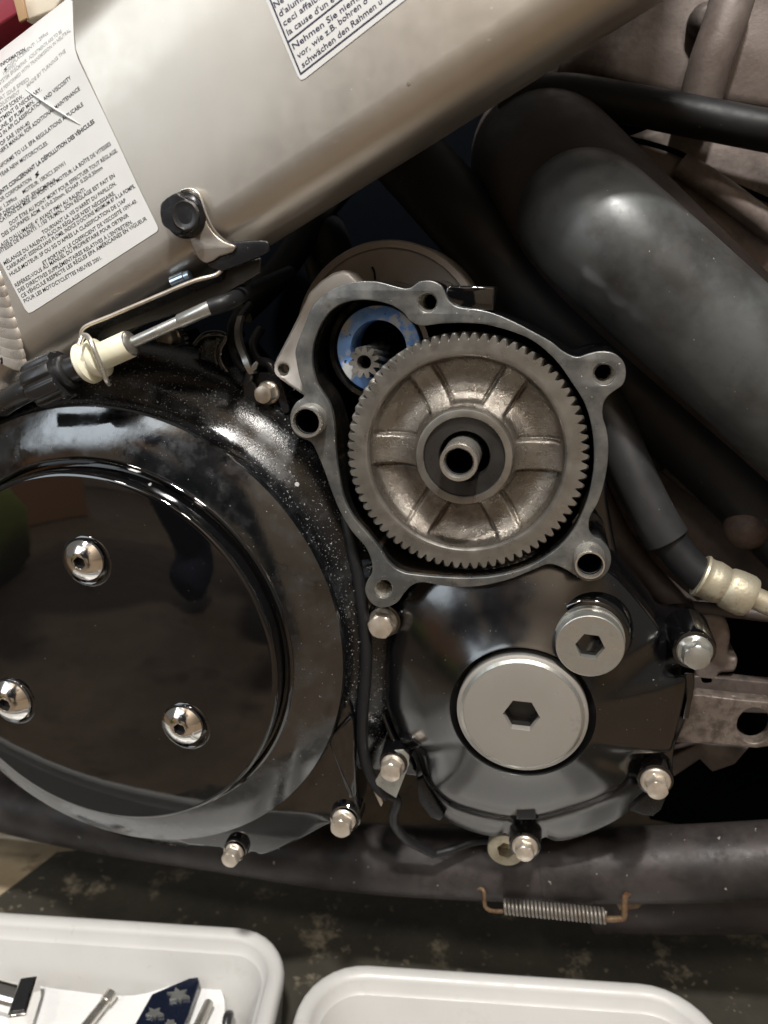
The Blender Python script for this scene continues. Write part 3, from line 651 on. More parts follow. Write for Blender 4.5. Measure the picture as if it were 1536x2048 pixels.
# wires and clamp near the mount
wr = thing('wire_clamp', 'bent steel clamp holding dark wires beside the starter plate', 'clamp', P(510, 720, 25))
mk('wire', *tube([P(478, 625, 40), P(466, 650, 32), P(466, 690, 26), P(478, 722, 22), P(496, 742, 20)], 0.0024, 12), rubber, wr)
mk('wire', *tube([P(500, 610, 44), P(480, 640, 34), P(476, 680, 26), P(490, 715, 20), P(500, 745, 18), P(490, 770, 18)], 0.0020, 12), plasticb, wr)
mk('wire', *tube([P(520, 660, 50), P(505, 690, 40), P(515, 720, 32), P(540, 730, 30), P(550, 760, 30)], 0.0024, 12), plasticb, wr)
band = [P(476, 632, 30), P(470, 660, 24), P(474, 690, 20), P(484, 715, 17), P(492, 735, 16), P(500, 748, 16)]
bp = catmull(band, 6, False); vv = []; ff = []
for q in bp:
    vv += [q + Vector((0.0022, -0.0003, 0.0004)), q + Vector((-0.0004, 0, -0.0002)), q + Vector((-0.0004, 0.003, 0.0)), q + Vector((0.0022, 0.003, 0.0))]
for i in range(len(bp)-1):
    for k in range(4): ff.append([4*i + k, 4*i + (k+1) % 4, 4*i + 4 + (k+1) % 4, 4*i + 4 + k])
mk('strap', vv, ff, zinc, wr)
mk('plate', *prism([[(503, 752), (520, 745), (545, 748), (562, 765), (572, 795), (578, 822), (566, 826), (556, 800), (540, 775), (520, 770), (512, 790), (505, 775)]], 20, 2.5, 0.4, 3), satin, wr)
mk('tang', *prism([[(488, 760), (508, 768), (516, 800), (522, 850), (506, 856), (500, 815), (488, 790)]], 17, 2, 0.3, 3), plasticb, wr)
flange_bolt(wr, (537, 785), 12, 8, 5.2, 4.3, boltm, rot=0.4)
mk('rivet', *lathe(P(526, 838, 16), [(0.0024, -0.004), (0.0024, 0), (0.0018, 0.0012), (0.0004, 0.0018)], 20, cap1=True), boltm, wr)
mk('pinch_tip', *prism([[(502, 732), (512, 722), (516, 726), (512, 738), (504, 744)]], 14, 1.2, 0.2), zinc, wr)
db = thing('mount_bolt', 'dull rounded bolt behind the silver adjuster rod', 'bolt', P(345, 675, 30))
flange_bolt(db, (343, 676), 34, 8, 5.6, 4.6, boltm, rot=0.1, name='head')
mk('cup', *lathe(P(352, 682, 44), [(0.0085, -0.01), (0.0085, 0.004), (0.007, 0.005), (0.0065, 0)], 30), gloss, db)

# =================================================================== CLUTCH COVER
LD = -20.0
lid_px = [(134, 951), (223, 963), (322, 998), (396, 1042), (470, 1111), (520, 1181), (544, 1250), (554, 1349), (544, 1423), (520, 1488), (495, 1540), (430, 1597), (371, 1627), (297, 1637), (213, 1632), (124, 1610), (49, 1568), (0, 1533), (0, 978)]
out_px = [(0, 862), (74, 834), (173, 822), (247, 832), (346, 862), (420, 899), (495, 948), (569, 1027), (633, 1116), (668, 1200), (680, 1300), (678, 1389), (658, 1474), (618, 1538), (569, 1587), (495, 1637), (420, 1667), (346, 1681), (272, 1679), (198, 1664), (124, 1632), (49, 1587), (0, 1553)]
lip_px = [(99, 921), (198, 918), (277, 933), (371, 973), (495, 1072), (559, 1176), (594, 1275), (599, 1374), (569, 1473), (544, 1523), (470, 1587)]
lx, lz, lr = fitcircle(lid_px, LD)
best = None
for d in np.linspace(-20, 40, 121):
    a, b, r = fitcircle(out_px, d); e_ = (a - lx)**2 + (b - lz)**2
    if best is None or e_ < best[0]: best = (e_, d, r)
OD = -3.0; orr = 0.1107
best = None
for d in np.linspace(-30, 40, 141):
    a, b, r = fitcircle(lip_px, d); e_ = (a - lx)**2 + (b - lz)**2
    if best is None or e_ < best[0]: best = (e_, d, r)
print('clutch', lx, lz, lr, 'outer', OD, orr, 'lip', best[1], best[2])
cc = thing('clutch_cover', 'large round black clutch cover at the left with lid and domed bolts', 'clutch cover', (lx, LD/1000, lz))
c0 = Vector((lx, 0, lz)); q = LD/1000; OY = OD/1000
lidr = lr
lipr = 0.0898; LY = 0.0095
mk('lid', *lathe(c0, [(lidr*0.05, -q), (lidr*0.5, -q), (lidr*0.97, -q), (lidr*0.985, -q - 0.0002), (lidr*0.995, -q - 0.001), (lidr, -q - 0.0025), (lidr, -q - 0.013)], 200, cap0=True), lidm, cc)
mk('lip', *lathe(c0, [(lidr*0.99, 0.0080), (lidr + 0.0008, 0.0080), (lidr + 0.0016, LY + 0.0006), (lidr + 0.0026, LY + 0.0009), (lipr - 0.0006, LY + 0.0004), (lipr, LY)], 200), gloss, cc)
prb = [(lipr, LY)]
for k in range(13):
    t = k/12; prb.append((lipr + 0.0003 + (orr - lipr - 0.0003)*t, LY - 0.0006 + (-OY - LY + 0.0006)*(0.5*t + 0.5*t*t)))
prb += [(orr + 0.0006, -OY - 0.0012), (orr + 0.0008, -OY - 0.003)]
mk('bevel_ring', *lathe(c0, prb, 200), bevelm, cc)
mk('shoulder', *lathe(c0, [(orr + 0.0007, -OY - 0.0028), (orr + 0.0012, -OY - 0.006), (orr + 0.004, -OY - 0.0095), (orr + 0.010, -OY - 0.0125), (orr + 0.018, -OY - 0.017), (orr + 0.024, -OY - 0.026), (orr + 0.026, -OY - 0.040)], 200), dusty, cc)
FLD = OD + 6
mk('flange', *prism([[(640, 1440), (690, 1400), (704, 1432), (708, 1500), (713, 1590), (716, 1625), (705, 1652), (680, 1660), (660, 1650), (610, 1676), (549, 1704), (522, 1712), (503, 1706), (490, 1716), (470, 1722), (452, 1712), (440, 1698), (350, 1683), (330, 1600), (500, 1500)]], FLD, 22, 2.0, 3), gloss, cc)
mk('flange_web', *prism([[(655, 1478), (700, 1432), (706, 1440), (712, 1590), (700, 1600)]], FLD - 2, 3, 0.8), gloss, cc)
for px in ((168, 1120), (20, 1401), (366, 1450)):
    c = P(px[0] + 6, px[1] + 2, LD)
    mk('bolt_recess', *lathe(Vector((c.x, 0, c.z)), [(0.0118, -q + 0.00005), (0.0113, -q + 0.0005), (0.0106, -q + 0.0006), (0.0100, -q + 0.0002), (0.0075, -q + 0.0001)], 60), gloss, cc)
    socket_dome(cc, px, LD - 1.6, 39.0*S(*px, LD)*1000*0.99, chrome)
for px, r, rot, dd in (((687, 1641), 25, 0.5, 0), ((468, 1704), 21, 0.2, 0), ((733, 1411), 17, 0.3, 22)):
    mk('bolt_seat', *lathe(P(px[0] + 4, px[1] - 6, FLD - 2 + dd), [(r*1.42*0.00021, -0.010), (r*1.42*0.00021, 0), (r*1.30*0.00021, 0.0008), (r*1.1*0.00021, 0.0002)], 40), gloss, cc)
    flange_bolt(cc, px, FLD - 8 + dd, 7, r*1.18*.22, r*0.98*.22, boltm, rot=rot)

# =================================================================== STARTER MOTOR
sm = thing('starter_motor', 'starter motor with pale alloy end plate behind the gear housing', 'starter motor', P(740, 650, 40))
plate_o = mk('end_plate', *prism([[(548, 742), (546, 730), (552, 716), (574, 674), (596, 630), (618, 584), (640, 562), (664, 546), (684, 540), (700, 546), (735, 585), (690, 592), (640, 620), (622, 670), (618, 740), (622, 800), (602, 789), (575, 771), (558, 758)], circ(566, 739, 10, 24)], 14, 14, 1.6, 0), motorplate, sm)
mk('plate_hole', *lathe(P(566, 739, 14), [(10*S(566, 739, 14)*1.05, -0.0), (0.0019, -0.0012), (0.0018, -0.006)], 24, cap1=True), steel, plate_o)
cm = P(776, 684, 44); Rm = 190*S(776, 684, 44)
endcap_o = mk('end_cap', *lathe(cm, [(Rm*0.995, -0.03), (Rm, -0.002), (Rm*0.985, 0), (Rm*0.925, 0), (Rm*0.915, -0.0012), (Rm*0.90, -0.0016), (Rm*0.2, -0.0004)], 96, cap1=True), motorend, sm)
mk('casting_mark', *tube([P(744, 534, 44), P(749, 545, 44), P(750, 560, 44)], 0.0004, 8), voidm, endcap_o)

# =================================================================== GEAR HOUSING
gh = thing('gear_housing', 'open starter gear housing with grey gasket face and bolt bosses', 'housing', P(930, 912, 0))
outer = [(591, 699), (607, 655), (624, 614), (649, 588), (681, 571), (715, 563), (752, 563), (784, 571), (809, 577), (823, 574), (837, 564), (852, 561), (868, 563), (883, 572), (891, 588), (900, 604), (920, 615), (955, 619), (988, 627), (1020, 640), (1050, 655), (1101, 683), (1125, 702), (1152, 714), (1176, 708), (1199, 703), (1226, 706), (1246, 722), (1252, 745), (1246, 769), (1226, 784), (1213, 796), (1206, 812), (1206, 835), (1213, 859), (1217, 890), (1215, 929), (1207, 972), (1195, 1007), (1180, 1034), (1178, 1058), (1187, 1073), (1203, 1081), (1219, 1101), (1222, 1124), (1214, 1146), (1196, 1160), (1172, 1162), (1152, 1152), (1135, 1141), (1113, 1131), (1094, 1129), (1066, 1140), (1012, 1161), (953, 1173), (894, 1173), (847, 1165), (824, 1171), (808, 1187), (793, 1206), (765, 1216), (742, 1206), (730, 1183), (734, 1163), (744, 1144), (742, 1120), (730, 1093), (703, 1062), (680, 1023), (664, 985), (650, 945), (633, 904), (621, 884), (596, 873), (582, 852), (581, 827), (592, 805), (606, 795), (607, 780), (599, 755), (593, 725)]
inner = [(624, 727), (626, 692), (637, 658), (656, 627), (681, 608), (715, 600), (752, 602), (784, 611), (806, 625), (821, 642), (840, 651), (862, 650), (884, 647), (931, 646), (977, 650), (1035, 667), (1074, 687), (1113, 722), (1144, 765), (1168, 804), (1181, 843), (1187, 882), (1188, 925), (1184, 960), (1176, 995), (1162, 1032), (1146, 1062), (1118, 1094), (1082, 1120), (1040, 1140), (985, 1153), (933, 1156), (880, 1154), (836, 1150), (810, 1146), (789, 1136), (773, 1120), (758, 1096), (735, 1068), (707, 1035), (687, 995), (676, 941), (671, 900), (668, 850), (660, 810), (643, 783), (631, 761)]
holes = [(855, 605, 19.5), (1208, 748, 22), (767, 1178, 18), (612, 845, 27), (1182, 1126, 27)]
hl = [circ(u, v, r, 36) for u, v, r in holes]
o1 = [(q.x, q.z) for q in catmull([P(u, v, 0) for u, v in outer], 4)]
i1 = [(q.x, q.z) for q in catmull([P(u, v, 0) for u, v in inner], 4)]
hw = [[(P(u, v, 0).x, P(u, v, 0).z) for u, v in h] for h in hl]
mk('gasket_face', *prism_xz([o1, i1] + hw, 0.0, 0.0024, 0.0004), face, gh)
mk('body', *prism_xz([o1, i1] + hw, 0.0023, 0.034, 0.0003), gloss, gh)
mk('liner', *loft([[Vector((x, 0.0018, z)) for x, z in [(a + (i1[k][0]-a)*1.0, b) for k, (a, b) in enumerate(i1)]], [Vector((x, 0.036, z)) for x, z in i1]]), rustwall, gh)
mk('cavity_floor', *prism_xz([o1], 0.0362, 0.004), voidm, gh)
for i, (u, v, r) in enumerate(holes[:3]):
    c = P(u, v, 0); R = r*S(u, v, 0)
    mk('bolt_hole', *lathe(c, [(R*1.02, -0.0002), (R*0.94, -0.0012), (R*0.86, -0.0022), (R*0.80, -0.003)] + [(R*(0.80 if k % 2 else 0.86), -0.003 - 0.0006*k) for k in range(1, 22)], 36), bright, gh)
for (u, v, du, dv) in ((612, 845, 0, 0), (1180, 1131, 0, 0)):
    c = P(u, v, -11 if u > 900 else -8); R = 31*S(u, v, -9)
    sleeve_o = mk('dowel_sleeve', *lathe(c, [(R*1.03, -0.020), (R*1.03, -0.003), (R, -0.0006), (R*0.96, 0), (R*0.86, 0), (R*0.80, -0.0007), (R*0.78, -0.004)], 48), bright, gh)
    mk('dowel_bore', *lathe(c, [(R*0.785, -0.0022), (R*0.77, -0.018), (R*0.1, -0.0182)], 40, cap1=True), voidm, sleeve_o)
mk('cast_tab', *prism([[(893, 574), (900, 571), (988, 573), (990, 578), (987, 622), (960, 622), (920, 616), (900, 606), (890, 588)]], 1.5, 16, 0.8), gloss, gh)
# raised ridge on inner right wall
mk('wall_step', *tube([P(1190, 985, 6), P(1172, 1015, 8), P(1148, 1045, 10)], 0.0010, 8), bright, gh)
# starter bore with mottled blue ring
br = P(757, 699, 13.4); Rb = 84*S(757, 699, 13.4)
mk('bore_ring', *lathe(br, [(Rb, -0.004), (Rb, -0.0003), (Rb*0.985, 0), (Rb*0.675, 0), (Rb*0.66, -0.0006), (Rb*0.655, -0.018)], 96), bluem, gh)
mk('bore_cup', *lathe(br, [(Rb*1.24, -0.004), (Rb*1.20, -0.0010), (Rb*1.08, -0.0008), (Rb*1.03, -0.002), (Rb*1.02, -0.004)], 96), gloss, gh)

# =================================================================== PINION
def gear_ring(N, R, depth, rot, k=8):
    out = []
    for i in range(N):
        for j, (f_, rr) in enumerate(((0.00, 0), (0.08, 0.05), (0.19, 0.5), (0.31, 0.92), (0.39, 1.0), (0.61, 1.0), (0.69, 0.92), (0.81, 0.5), (0.92, 0.05))):
            out.append((2*math.pi*(i + f_)/N + rot, R - depth*(1 - rr)))
    return out
def gear_rings(c, N, R, depth, ys, twist, inset=()):
    rings = []
    for k, (y, sc) in enumerate(ys):
        rot = twist*(y - ys[0][0])
        rings.append([Vector((c.x + r*sc*math.sin(a), y, c.z + r*sc*math.cos(a))) for a, r in gear_ring(N, R, depth, rot)])
    return rings
pn = thing('pinion_gear', 'small toothed starter pinion meshing with the large gear', 'gear', P(728, 725, 4))
pc = P(728, 725, 5); pR = 31.5*S(728, 725, 5)
rg = gear_rings(pc, 11, pR, 0.0022, [(0.034, 1), (0.0056, 1), (0.005, 0.975)], 28)
nn = len(rg[0])
rg.append([Vector((pc.x + (q - pc).x*0.45/((q - pc).xz.length/pR), 0.005, pc.z + (q - pc).z*0.45/((q - pc).xz.length/pR))) for q in rg[-1]])
rg.append([Vector((pc.x + (q.x - pc.x)*0.93, 0.0062, pc.z + (q.z - pc.z)*0.93)) for q in rg[-1]])
rg.append([Vector((q.x, 0.016, q.z)) for q in rg[-1]])
mk('teeth', *loft(rg), steel, pn, smooth=30)

# =================================================================== IDLER GEAR
ig = thing('idler_gear', 'large steel starter idler gear with toothed rim and dished web', 'gear', P(929, 912, 2))
gc = P(929, 912, 2); GR = 242*S(929, 912, 2); gy = 0.002
rg = gear_rings(gc, 76, GR, 0.0025, [(gy + 0.009, 0.99), (gy + 0.0083, 1), (gy + 0.0007, 1), (gy, 0.987)], 9)
def circ_like(ring, r, y): return [Vector((gc.x + (q.x - gc.x)*r/((q.x-gc.x)**2 + (q.z-gc.z)**2)**.5, y, gc.z + (q.z - gc.z)*r/((q.x-gc.x)**2 + (q.z-gc.z)**2)**.5)) for q in ring]
last = rg[-1]
R1 = GR*0.806; R2 = GR*0.400
for r, y in ((GR*0.93, gy), (GR*0.86, gy), (R1*1.034, gy), (R1*1.026, gy + 0.0001), (R1*1.004, gy + 0.0011), (R1, gy + 0.0016)): rg.append(circ_like(last, r, y))
mk('toothed_rim', *loft(rg), steel, ig, smooth=30)
NT, NR = 432, 44
def sstep(a, b, x):
    t = min(max((x - a)/(b - a), 0), 1); return t*t*(3 - 2*t)
def web_y(rn, th):
    """rn 0 at the hub .. 1 at the rim, th degrees anticlockwise from +x"""
    base = 0.0058*math.sin(math.pi*min(max(rn, 0), 1)**1.15)**0.5 + 0.0012
    sec = ((th - 0) % 60) - 0                       # spokes centred on multiples of 60
    dth = min(sec, 60 - sec)                        # degrees from the spoke centre
    arc = rad(dth) * (R2 + (R1 - R2)*rn)
    half = 0.0062 if int(((th + 30) % 360)//60) in (0, 3) else 0.0048
    w = sstep(half - 0.0006, half + 0.0010, arc)
    inr = sstep(0.06, 0.14, rn) * (1 - sstep(0.93, 0.985, rn))
    groove = math.exp(-((arc - half - 0.0004)/0.00055)**2)*0.0017
    return base + inr*(w*0.0036*(0.6 + 0.4*math.sin(math.pi*rn)) + groove)
rings = []
for i in range(NR + 1):
    rn = i/NR; r = R2 + (R1 - R2)*rn; ring = []
    for j in range(NT):
        th = 360*j/NT; ring.append(Vector((gc.x + r*math.cos(rad(th)), gy + web_y(rn, th), gc.z + r*math.sin(rad(th)))))
    rings.append(ring)
mk('web', *loft(rings), cast, ig, smooth=0)
hc = Vector((gc.x, 0, gc.z))
hy = -gy + 0.0030
hub_o = mk('hub', *lathe(hc, [(R2*1.0, -gy - 0.002), (R2, hy - 0.0007), (R2*0.985, hy - 0.0001), (R2*0.97, hy), (R2*0.85, hy), (R2*0.835, hy - 0.0005)], 96), steel, ig)
mk('hub_insert', *lathe(hc, [(R2*0.835, hy - 0.0005), (R2*0.82, hy - 0.0014), (R2*0.54, hy - 0.0022), (R2*0.52, hy - 0.0028), (R2*0.52, hy - 0.022)], 96), hubm, hub_o)
mk('hub_bottom', *lathe(hc, [(R2*0.53, hy - 0.018), (R2*0.1, hy - 0.018)], 48, cap1=True), voidm, hub_o)
shc = P(917, 926, -12)
sh = thing('gear_shaft', 'hollow bright steel shaft end standing in the middle of the large gear', 'shaft', shc)
SR = 39*S(916, 926, -12); 
mk('tube', *lathe(shc, [(SR, -0.028), (SR, -0.0008), (SR*0.96, 0), (SR*0.80, 0), (SR*0.72, -0.0009), (SR*0.70, -0.004)], 64), bright, sh)
mk('bore', *lathe(shc, [(SR*0.705, -0.0025), (SR*0.69, -0.022), (SR*0.05, -0.0222)], 40, cap1=True), voidm, sh)

# =================================================================== GENERATOR COVER
gv = thing('generator_cover', 'glossy black generator cover with silver caps at the lower right', 'engine cover', P(1043, 1430, 0))
CD = -5.0
cc_ = P(1043, 1430, CD); capR = 132*S(1043, 1430, CD)
out_base = [(742, 1215), (730, 1250), (752, 1280), (764, 1300), (760, 1400), (770, 1440), (788, 1490), (812, 1500), (832, 1530), (833, 1560), (858, 1602), (886, 1638), (937, 1663), (990, 1675), (1012, 1668), (1030, 1700), (1050, 1708), (1070, 1700), (1088, 1676), (1110, 1684), (1147, 1679), (1195, 1661), (1237, 1640), (1279, 1612), (1300, 1600), (1335, 1585), (1345, 1550), (1349, 1497), (1372, 1440), (1384, 1360), (1386, 1345), (1420, 1310), (1418, 1275), (1396, 1252), (1370, 1250), (1330, 1250), (1270, 1176), (1223, 1125), (1150, 1080), (1000, 1080), (860, 1110), (790, 1180)]
face_px = [(800, 1200), (776, 1275), (768, 1310), (770, 1400), (778, 1432), (800, 1484), (836, 1510), (850, 1545), (868, 1580), (904, 1608), (953, 1625), (1005, 1636), (1038, 1638), (1070, 1636), (1105, 1629), (1174, 1608), (1227, 1584), (1256, 1560), (1264, 1530), (1285, 1512), (1335, 1507), (1347, 1488), (1366, 1417), (1374, 1364), (1362, 1351), (1338, 1343), (1320, 1315), (1316, 1287), (1322, 1262), (1250, 1172), (1205, 1135), (1150, 1100), (1000, 1095), (880, 1130)]
NA = 360
def polar(px, d, sm=4):
    pts = catmull([P(u, v, d) for u, v in px], sm); X = [(q.x - cc_.x, q.z - cc_.z) for q in pts]; out = []
    for i in range(NA):
        a = 2*math.pi*i/NA; dx, dz = math.cos(a), math.sin(a); bestr = 0
        for k in range(len(X)):
            x1, y1 = X[k]; x2, y2 = X[(k+1) % len(X)]
            c1 = dx*y1 - dz*x1; c2 = dx*y2 - dz*x2
            if (c1 <= 0 < c2) or (c2 <= 0 < c1):
                t = c1/(c1 - c2); r = (x1 + (x2-x1)*t)*dx + (y1 + (y2-y1)*t)*dz
                if r > bestr: bestr = r
        out.append(bestr)
    return np.array(out)
BD, FDp = 26.0, 13.0
rb = polar(out_base, BD); rf = polar(face_px, FDp)
rb = np.maximum(rb, rf + 0.001)
def ringof(r, y): return [Vector((cc_.x + r[i]*math.cos(2*math.pi*i/NA), y, cc_.z + r[i]*math.sin(2*math.pi*i/NA))) for i in range(NA)]
one = np.ones(NA)
def sm(r, k):
    for _ in range(k): r = (np.roll(r, 1) + r*2 + np.roll(r, -1))/4
    return r
gr = capR*1.10
rings = [ringof(rb, 0.050), ringof(rb, BD/1000 + 0.0008), ringof(rb - 0.0006, BD/1000), ringof(rb*0.6 + rf*0.4, BD/1000 - 0.0012), ringof(rb*0.25 + rf*0.75 + 0.0004, 0.0200), ringof(rf*0.94 + rb*0.06, 0.0160), ringof(rf, 0.0140), ringof(rf*0.985, 0.0128), ringof(sm(rf*0.9 + 0.1*gr*one, 2), 0.0110), ringof(sm(rf*0.7 + 0.3*gr*one, 6), 0.0070), ringof(sm(rf*0.4 + 0.6*gr*one, 14), 0.0020), ringof(gr*1.08*one, -0.0022), ringof(gr*1.03*one, -0.0034), ringof(gr*1.01*one, -0.0037), ringof(gr*one, -0.0033), ringof(gr*0.985*one, -0.001), ringof(gr*0.93*one, 0.002), ringof(gr*0.3*one, 0.0095)]
gencov = mat('soft_gloss_black', (0.003, 0.003, 0.0035), ior=1.65, spec=0.9, rough=0.17, rvar=0.03, dust=(0.30, 0.29, 0.27), dscale=900, dth=0.75, bump=0.03, bscale=500)
mk('cover', *loft(rings), gencov, gv, smooth=50)
hx = lambda t: hexr(t, 36.5*S(1043, 1430, CD), 0.0)
cap_o = mk('cap', *lathe(cc_, [(capR*0.985, -0.009), (capR*0.99, -0.003), (capR, -0.0016), (capR*0.995, -0.0008), (capR*0.90, 0.0006), (capR*0.885, 0.0007), (capR*0.5, 0.0007), (capR*0.32, 0.0007), (lambda t: hx(t)*1.03, 0.0007), (hx, 0.0002), (hx, -0.0040)], 120), capm, gv, smooth=25)
mk('cap_rim', *lathe(cc_, [(capR*1.002, -0.003), (capR*1.002, -0.0016), (capR*0.985, -0.0008), (capR*0.895, 0.00085), (capR*0.885, 0.00075)], 120), zinc, cap_o)
mk('cap_socket', *lathe(cc_, [(lambda t: hx(t)*1.001, -0.0015), (lambda t: hx(t)*0.995, -0.0085), (lambda t: hx(t)*0.1, -0.0090)], 120, cap1=True), hubm, cap_o, smooth=25)
pgc = P(1180, 1293, -6); pgr = 70*S(1180, 1293, -6); hx2 = lambda t: hexr(t, 29.5*S(1180, 1293, -6), 0.05)
plug_o = mk('plug', *lathe(pgc, [(pgr*1.04, -0.009), (pgr*1.04, -0.006), (pgr*1.0, -0.0058), (pgr, -0.0008), (pgr*0.985, -0.0002), (pgr*0.96, 0), (pgr*0.5, 0), (lambda t: hx2(t)*1.03, 0), (hx2, -0.0004), (hx2, -0.004)], 96), zinc, gv, smooth=25)
mk('plug_socket', *lathe(pgc, [(lambda t: hx2(t)*1.001, -0.0016), (lambda t: hx2(t)*0.995, -0.0085), (lambda t: hx2(t)*0.1, -0.0088)], 96, cap1=True), hubm, plug_o, smooth=25)
mk('plug_boss', *lathe(Vector((pgc.x, 0, pgc.z)), [(pgr*1.42, -0.014), (pgr*1.30, -0.006), (pgr*1.20, -0.0036), (pgr*1.10, -0.0030), (pgr*0.9, -0.0030)], 80), gloss, gv)
mk('dark_tab', *prism([[(1034, 1600), (1070, 1600), (1072, 1640), (1032, 1640)]], 8, 8, 0.8), satin, gv)  # small dark raised rectangle at the lower edge of the cover
mk('side_plate', *prism([[(1258, 1620), (1280, 1600), (1330, 1560), (1342, 1570), (1330, 1600), (1322, 1620), (1306, 1633), (1285, 1630)]], 18, 4, 0.5, 0), satin, gv)
mk('side_lip', *prism([[(1368, 1345), (1390, 1346), (1390, 1372), (1378, 1438), (1364, 1440), (1372, 1400)]], 14, 14, 1.0), gloss, gv)
mk('seal_edge', *tube([P(752, 1290, 22), P(757, 1330, 21), P(760, 1380, 20), P(768, 1432, 17), P(790, 1486, 15)], 0.0012, 10), gloss, gv)
mk('fin', *prism([[(833, 1560), (845, 1555), (888, 1632), (880, 1642), (862, 1636), (838, 1605)]], 24, 5, 0.7), satin, gv)
mk('ridge', *tube([P(825, 1185, 14), P(850, 1202, 12), P(880, 1222, 11), P(905, 1236, 12)], 0.0020, 12), gloss, gv)
for px, dt, hh, rf_, rh, rot in (((766, 1243), 2, 7, 6.6, 6.0, 0.15), ((1389, 1302), 1, 7, 7.2, 5.9, 0.5), ((1311, 1562), 6, 8, 6.6, 5.0, 0.2), ((1050, 1693), 8, 6, 6.2, 4.7, 0.2), ((786, 1530), -2, 7, 5.6, 5.2, 0.5)):
    flange_bolt(gv, px, dt, hh, rf_, rh, boltm if px[0] != 1389 else zinc, rot=rot, dome=0.9)
    c = P(px[0], px[1], dt + hh)
    mk('bolt_boss', *lathe(c, [(rf_*0.00132, -0.022), (rf_*0.00124, -0.0022), (rf_*0.00118, -0.0006), (rf_*0.0010, -0.0002), (rf_*0.0008, -0.0003)], 40), gloss, gv)

# =================================================================== CABLE AND CLIP
cb = thing('stand_cable', 'thin black cable running down between the two black covers', 'cable', P(730, 1300, 18))
mk('cable', *tube([P(690, 1030, 14), P(704, 1090, 10), P(716, 1150, 9), P(726, 1220, 8), P(733, 1290, 8), P(732, 1350, 8), P(727, 1410, 8), P(724, 1460, 8), P(727, 1505, 8), P(738, 1545, 8), P(756, 1575, 9), P(775, 1592, 10)], 0.0027, 16), rubber, cb)
mk('cable', *tube([P(765, 1588, 11), P(785, 1592, 12), P(795, 1604, 13), P(788, 1626, 15), P(790, 1650, 17), P(815, 1680, 24), P(868, 1708, 30)], 0.0023, 14), rubber, cb)
mk('cable', *tube([P(868, 1708, 30), P(900, 1700, 34), P(950, 1683, 40), P(1010, 1680, 46)], 0.0020, 14), rubber, cb)
mk('clip', *prism([[(775, 1502), (806, 1500), (818, 1512), (818, 1530), (806, 1560), (792, 1596), (772, 1584), (748, 1566), (760, 1545), (766, 1524)]], 6.5, 0.9, 0.25), zinc, cb)
mk('clip_tail', *prism([[(742, 1572), (750, 1568), (766, 1606), (762, 1614)]], 12, 1.0, 0.2), boltm, cb)

# =================================================================== BRACKET, IDLE ADJUSTER
bk = thing('cable_bracket', 'bent silver sheet bracket bolted to the frame beam', 'bracket', P(400, 460, -20))
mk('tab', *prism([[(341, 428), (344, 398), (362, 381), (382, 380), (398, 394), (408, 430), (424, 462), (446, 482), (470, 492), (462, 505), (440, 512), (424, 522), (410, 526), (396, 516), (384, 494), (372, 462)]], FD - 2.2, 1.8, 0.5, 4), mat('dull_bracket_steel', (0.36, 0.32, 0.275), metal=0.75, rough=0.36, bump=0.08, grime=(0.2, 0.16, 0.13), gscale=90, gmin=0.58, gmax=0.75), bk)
mk('tab_edge', *tube([P(362, 381, FD-3), P(382, 378, FD-3), P(400, 392, FD-3), P(412, 428, FD-3), P(428, 460, FD-2), P(448, 480, FD), P(470, 491, FD+3)], 0.00045, 10), bright, bk)
mk('flare', *prism([[(420, 500), (448, 486), (490, 482), (528, 481), (538, 490), (532, 506), (500, 520), (450, 540), (415, 532)]], FD - 1.0, 1.6, 0.4, 4), satin, bk)
# long tray plate: top edge painted as if lit, side painted dark
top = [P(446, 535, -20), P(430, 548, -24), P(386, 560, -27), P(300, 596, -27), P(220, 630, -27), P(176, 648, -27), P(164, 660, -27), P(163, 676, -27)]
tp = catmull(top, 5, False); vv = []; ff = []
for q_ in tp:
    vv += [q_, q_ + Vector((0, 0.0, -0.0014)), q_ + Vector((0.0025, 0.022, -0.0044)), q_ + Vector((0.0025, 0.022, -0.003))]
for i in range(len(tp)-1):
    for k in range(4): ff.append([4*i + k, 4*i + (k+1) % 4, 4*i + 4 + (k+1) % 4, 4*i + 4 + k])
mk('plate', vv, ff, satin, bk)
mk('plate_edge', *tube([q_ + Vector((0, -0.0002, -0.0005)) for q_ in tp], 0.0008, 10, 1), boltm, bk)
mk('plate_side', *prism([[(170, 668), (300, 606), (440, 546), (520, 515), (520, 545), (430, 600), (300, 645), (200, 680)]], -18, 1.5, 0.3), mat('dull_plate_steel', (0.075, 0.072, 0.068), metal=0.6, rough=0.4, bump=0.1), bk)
b_ = flange_bolt(bk, (371, 431), FD - 10, 8, 8.0, 7.0, mat('black_chrome_bolt', (0.030, 0.030, 0.032), metal=0.6, rough=0.24), rot=0.5, dome=0.0, name='frame_bolt')
c = P(371, 431, FD - 9.2)
mk('bolt_dish', *lathe(c, [(0.0052, -0.0006), (0.0050, 0.0004), (0.0046, 0.0006), (0.0040, 0.0003), (0.0020, 0.00005), (0.0003, 0.0)], 40, cap1=True), plasticb, b_)
ax = (P(386, 545, -2) - P(340, 565, -2)).normalized()
mk('zinc_stud', *lathe(P(346, 566, -19), [(0.0026, 0), (0.0026, 0.0055), (0.0022, 0.0058), (0.0021, 0.0078), (0.0016, 0.0080)], 20, axis=ax, cap0=True, cap1=True), mat('blue_zinc', (0.45, 0.55, 0.66), metal=0.9, rough=0.25), bk)

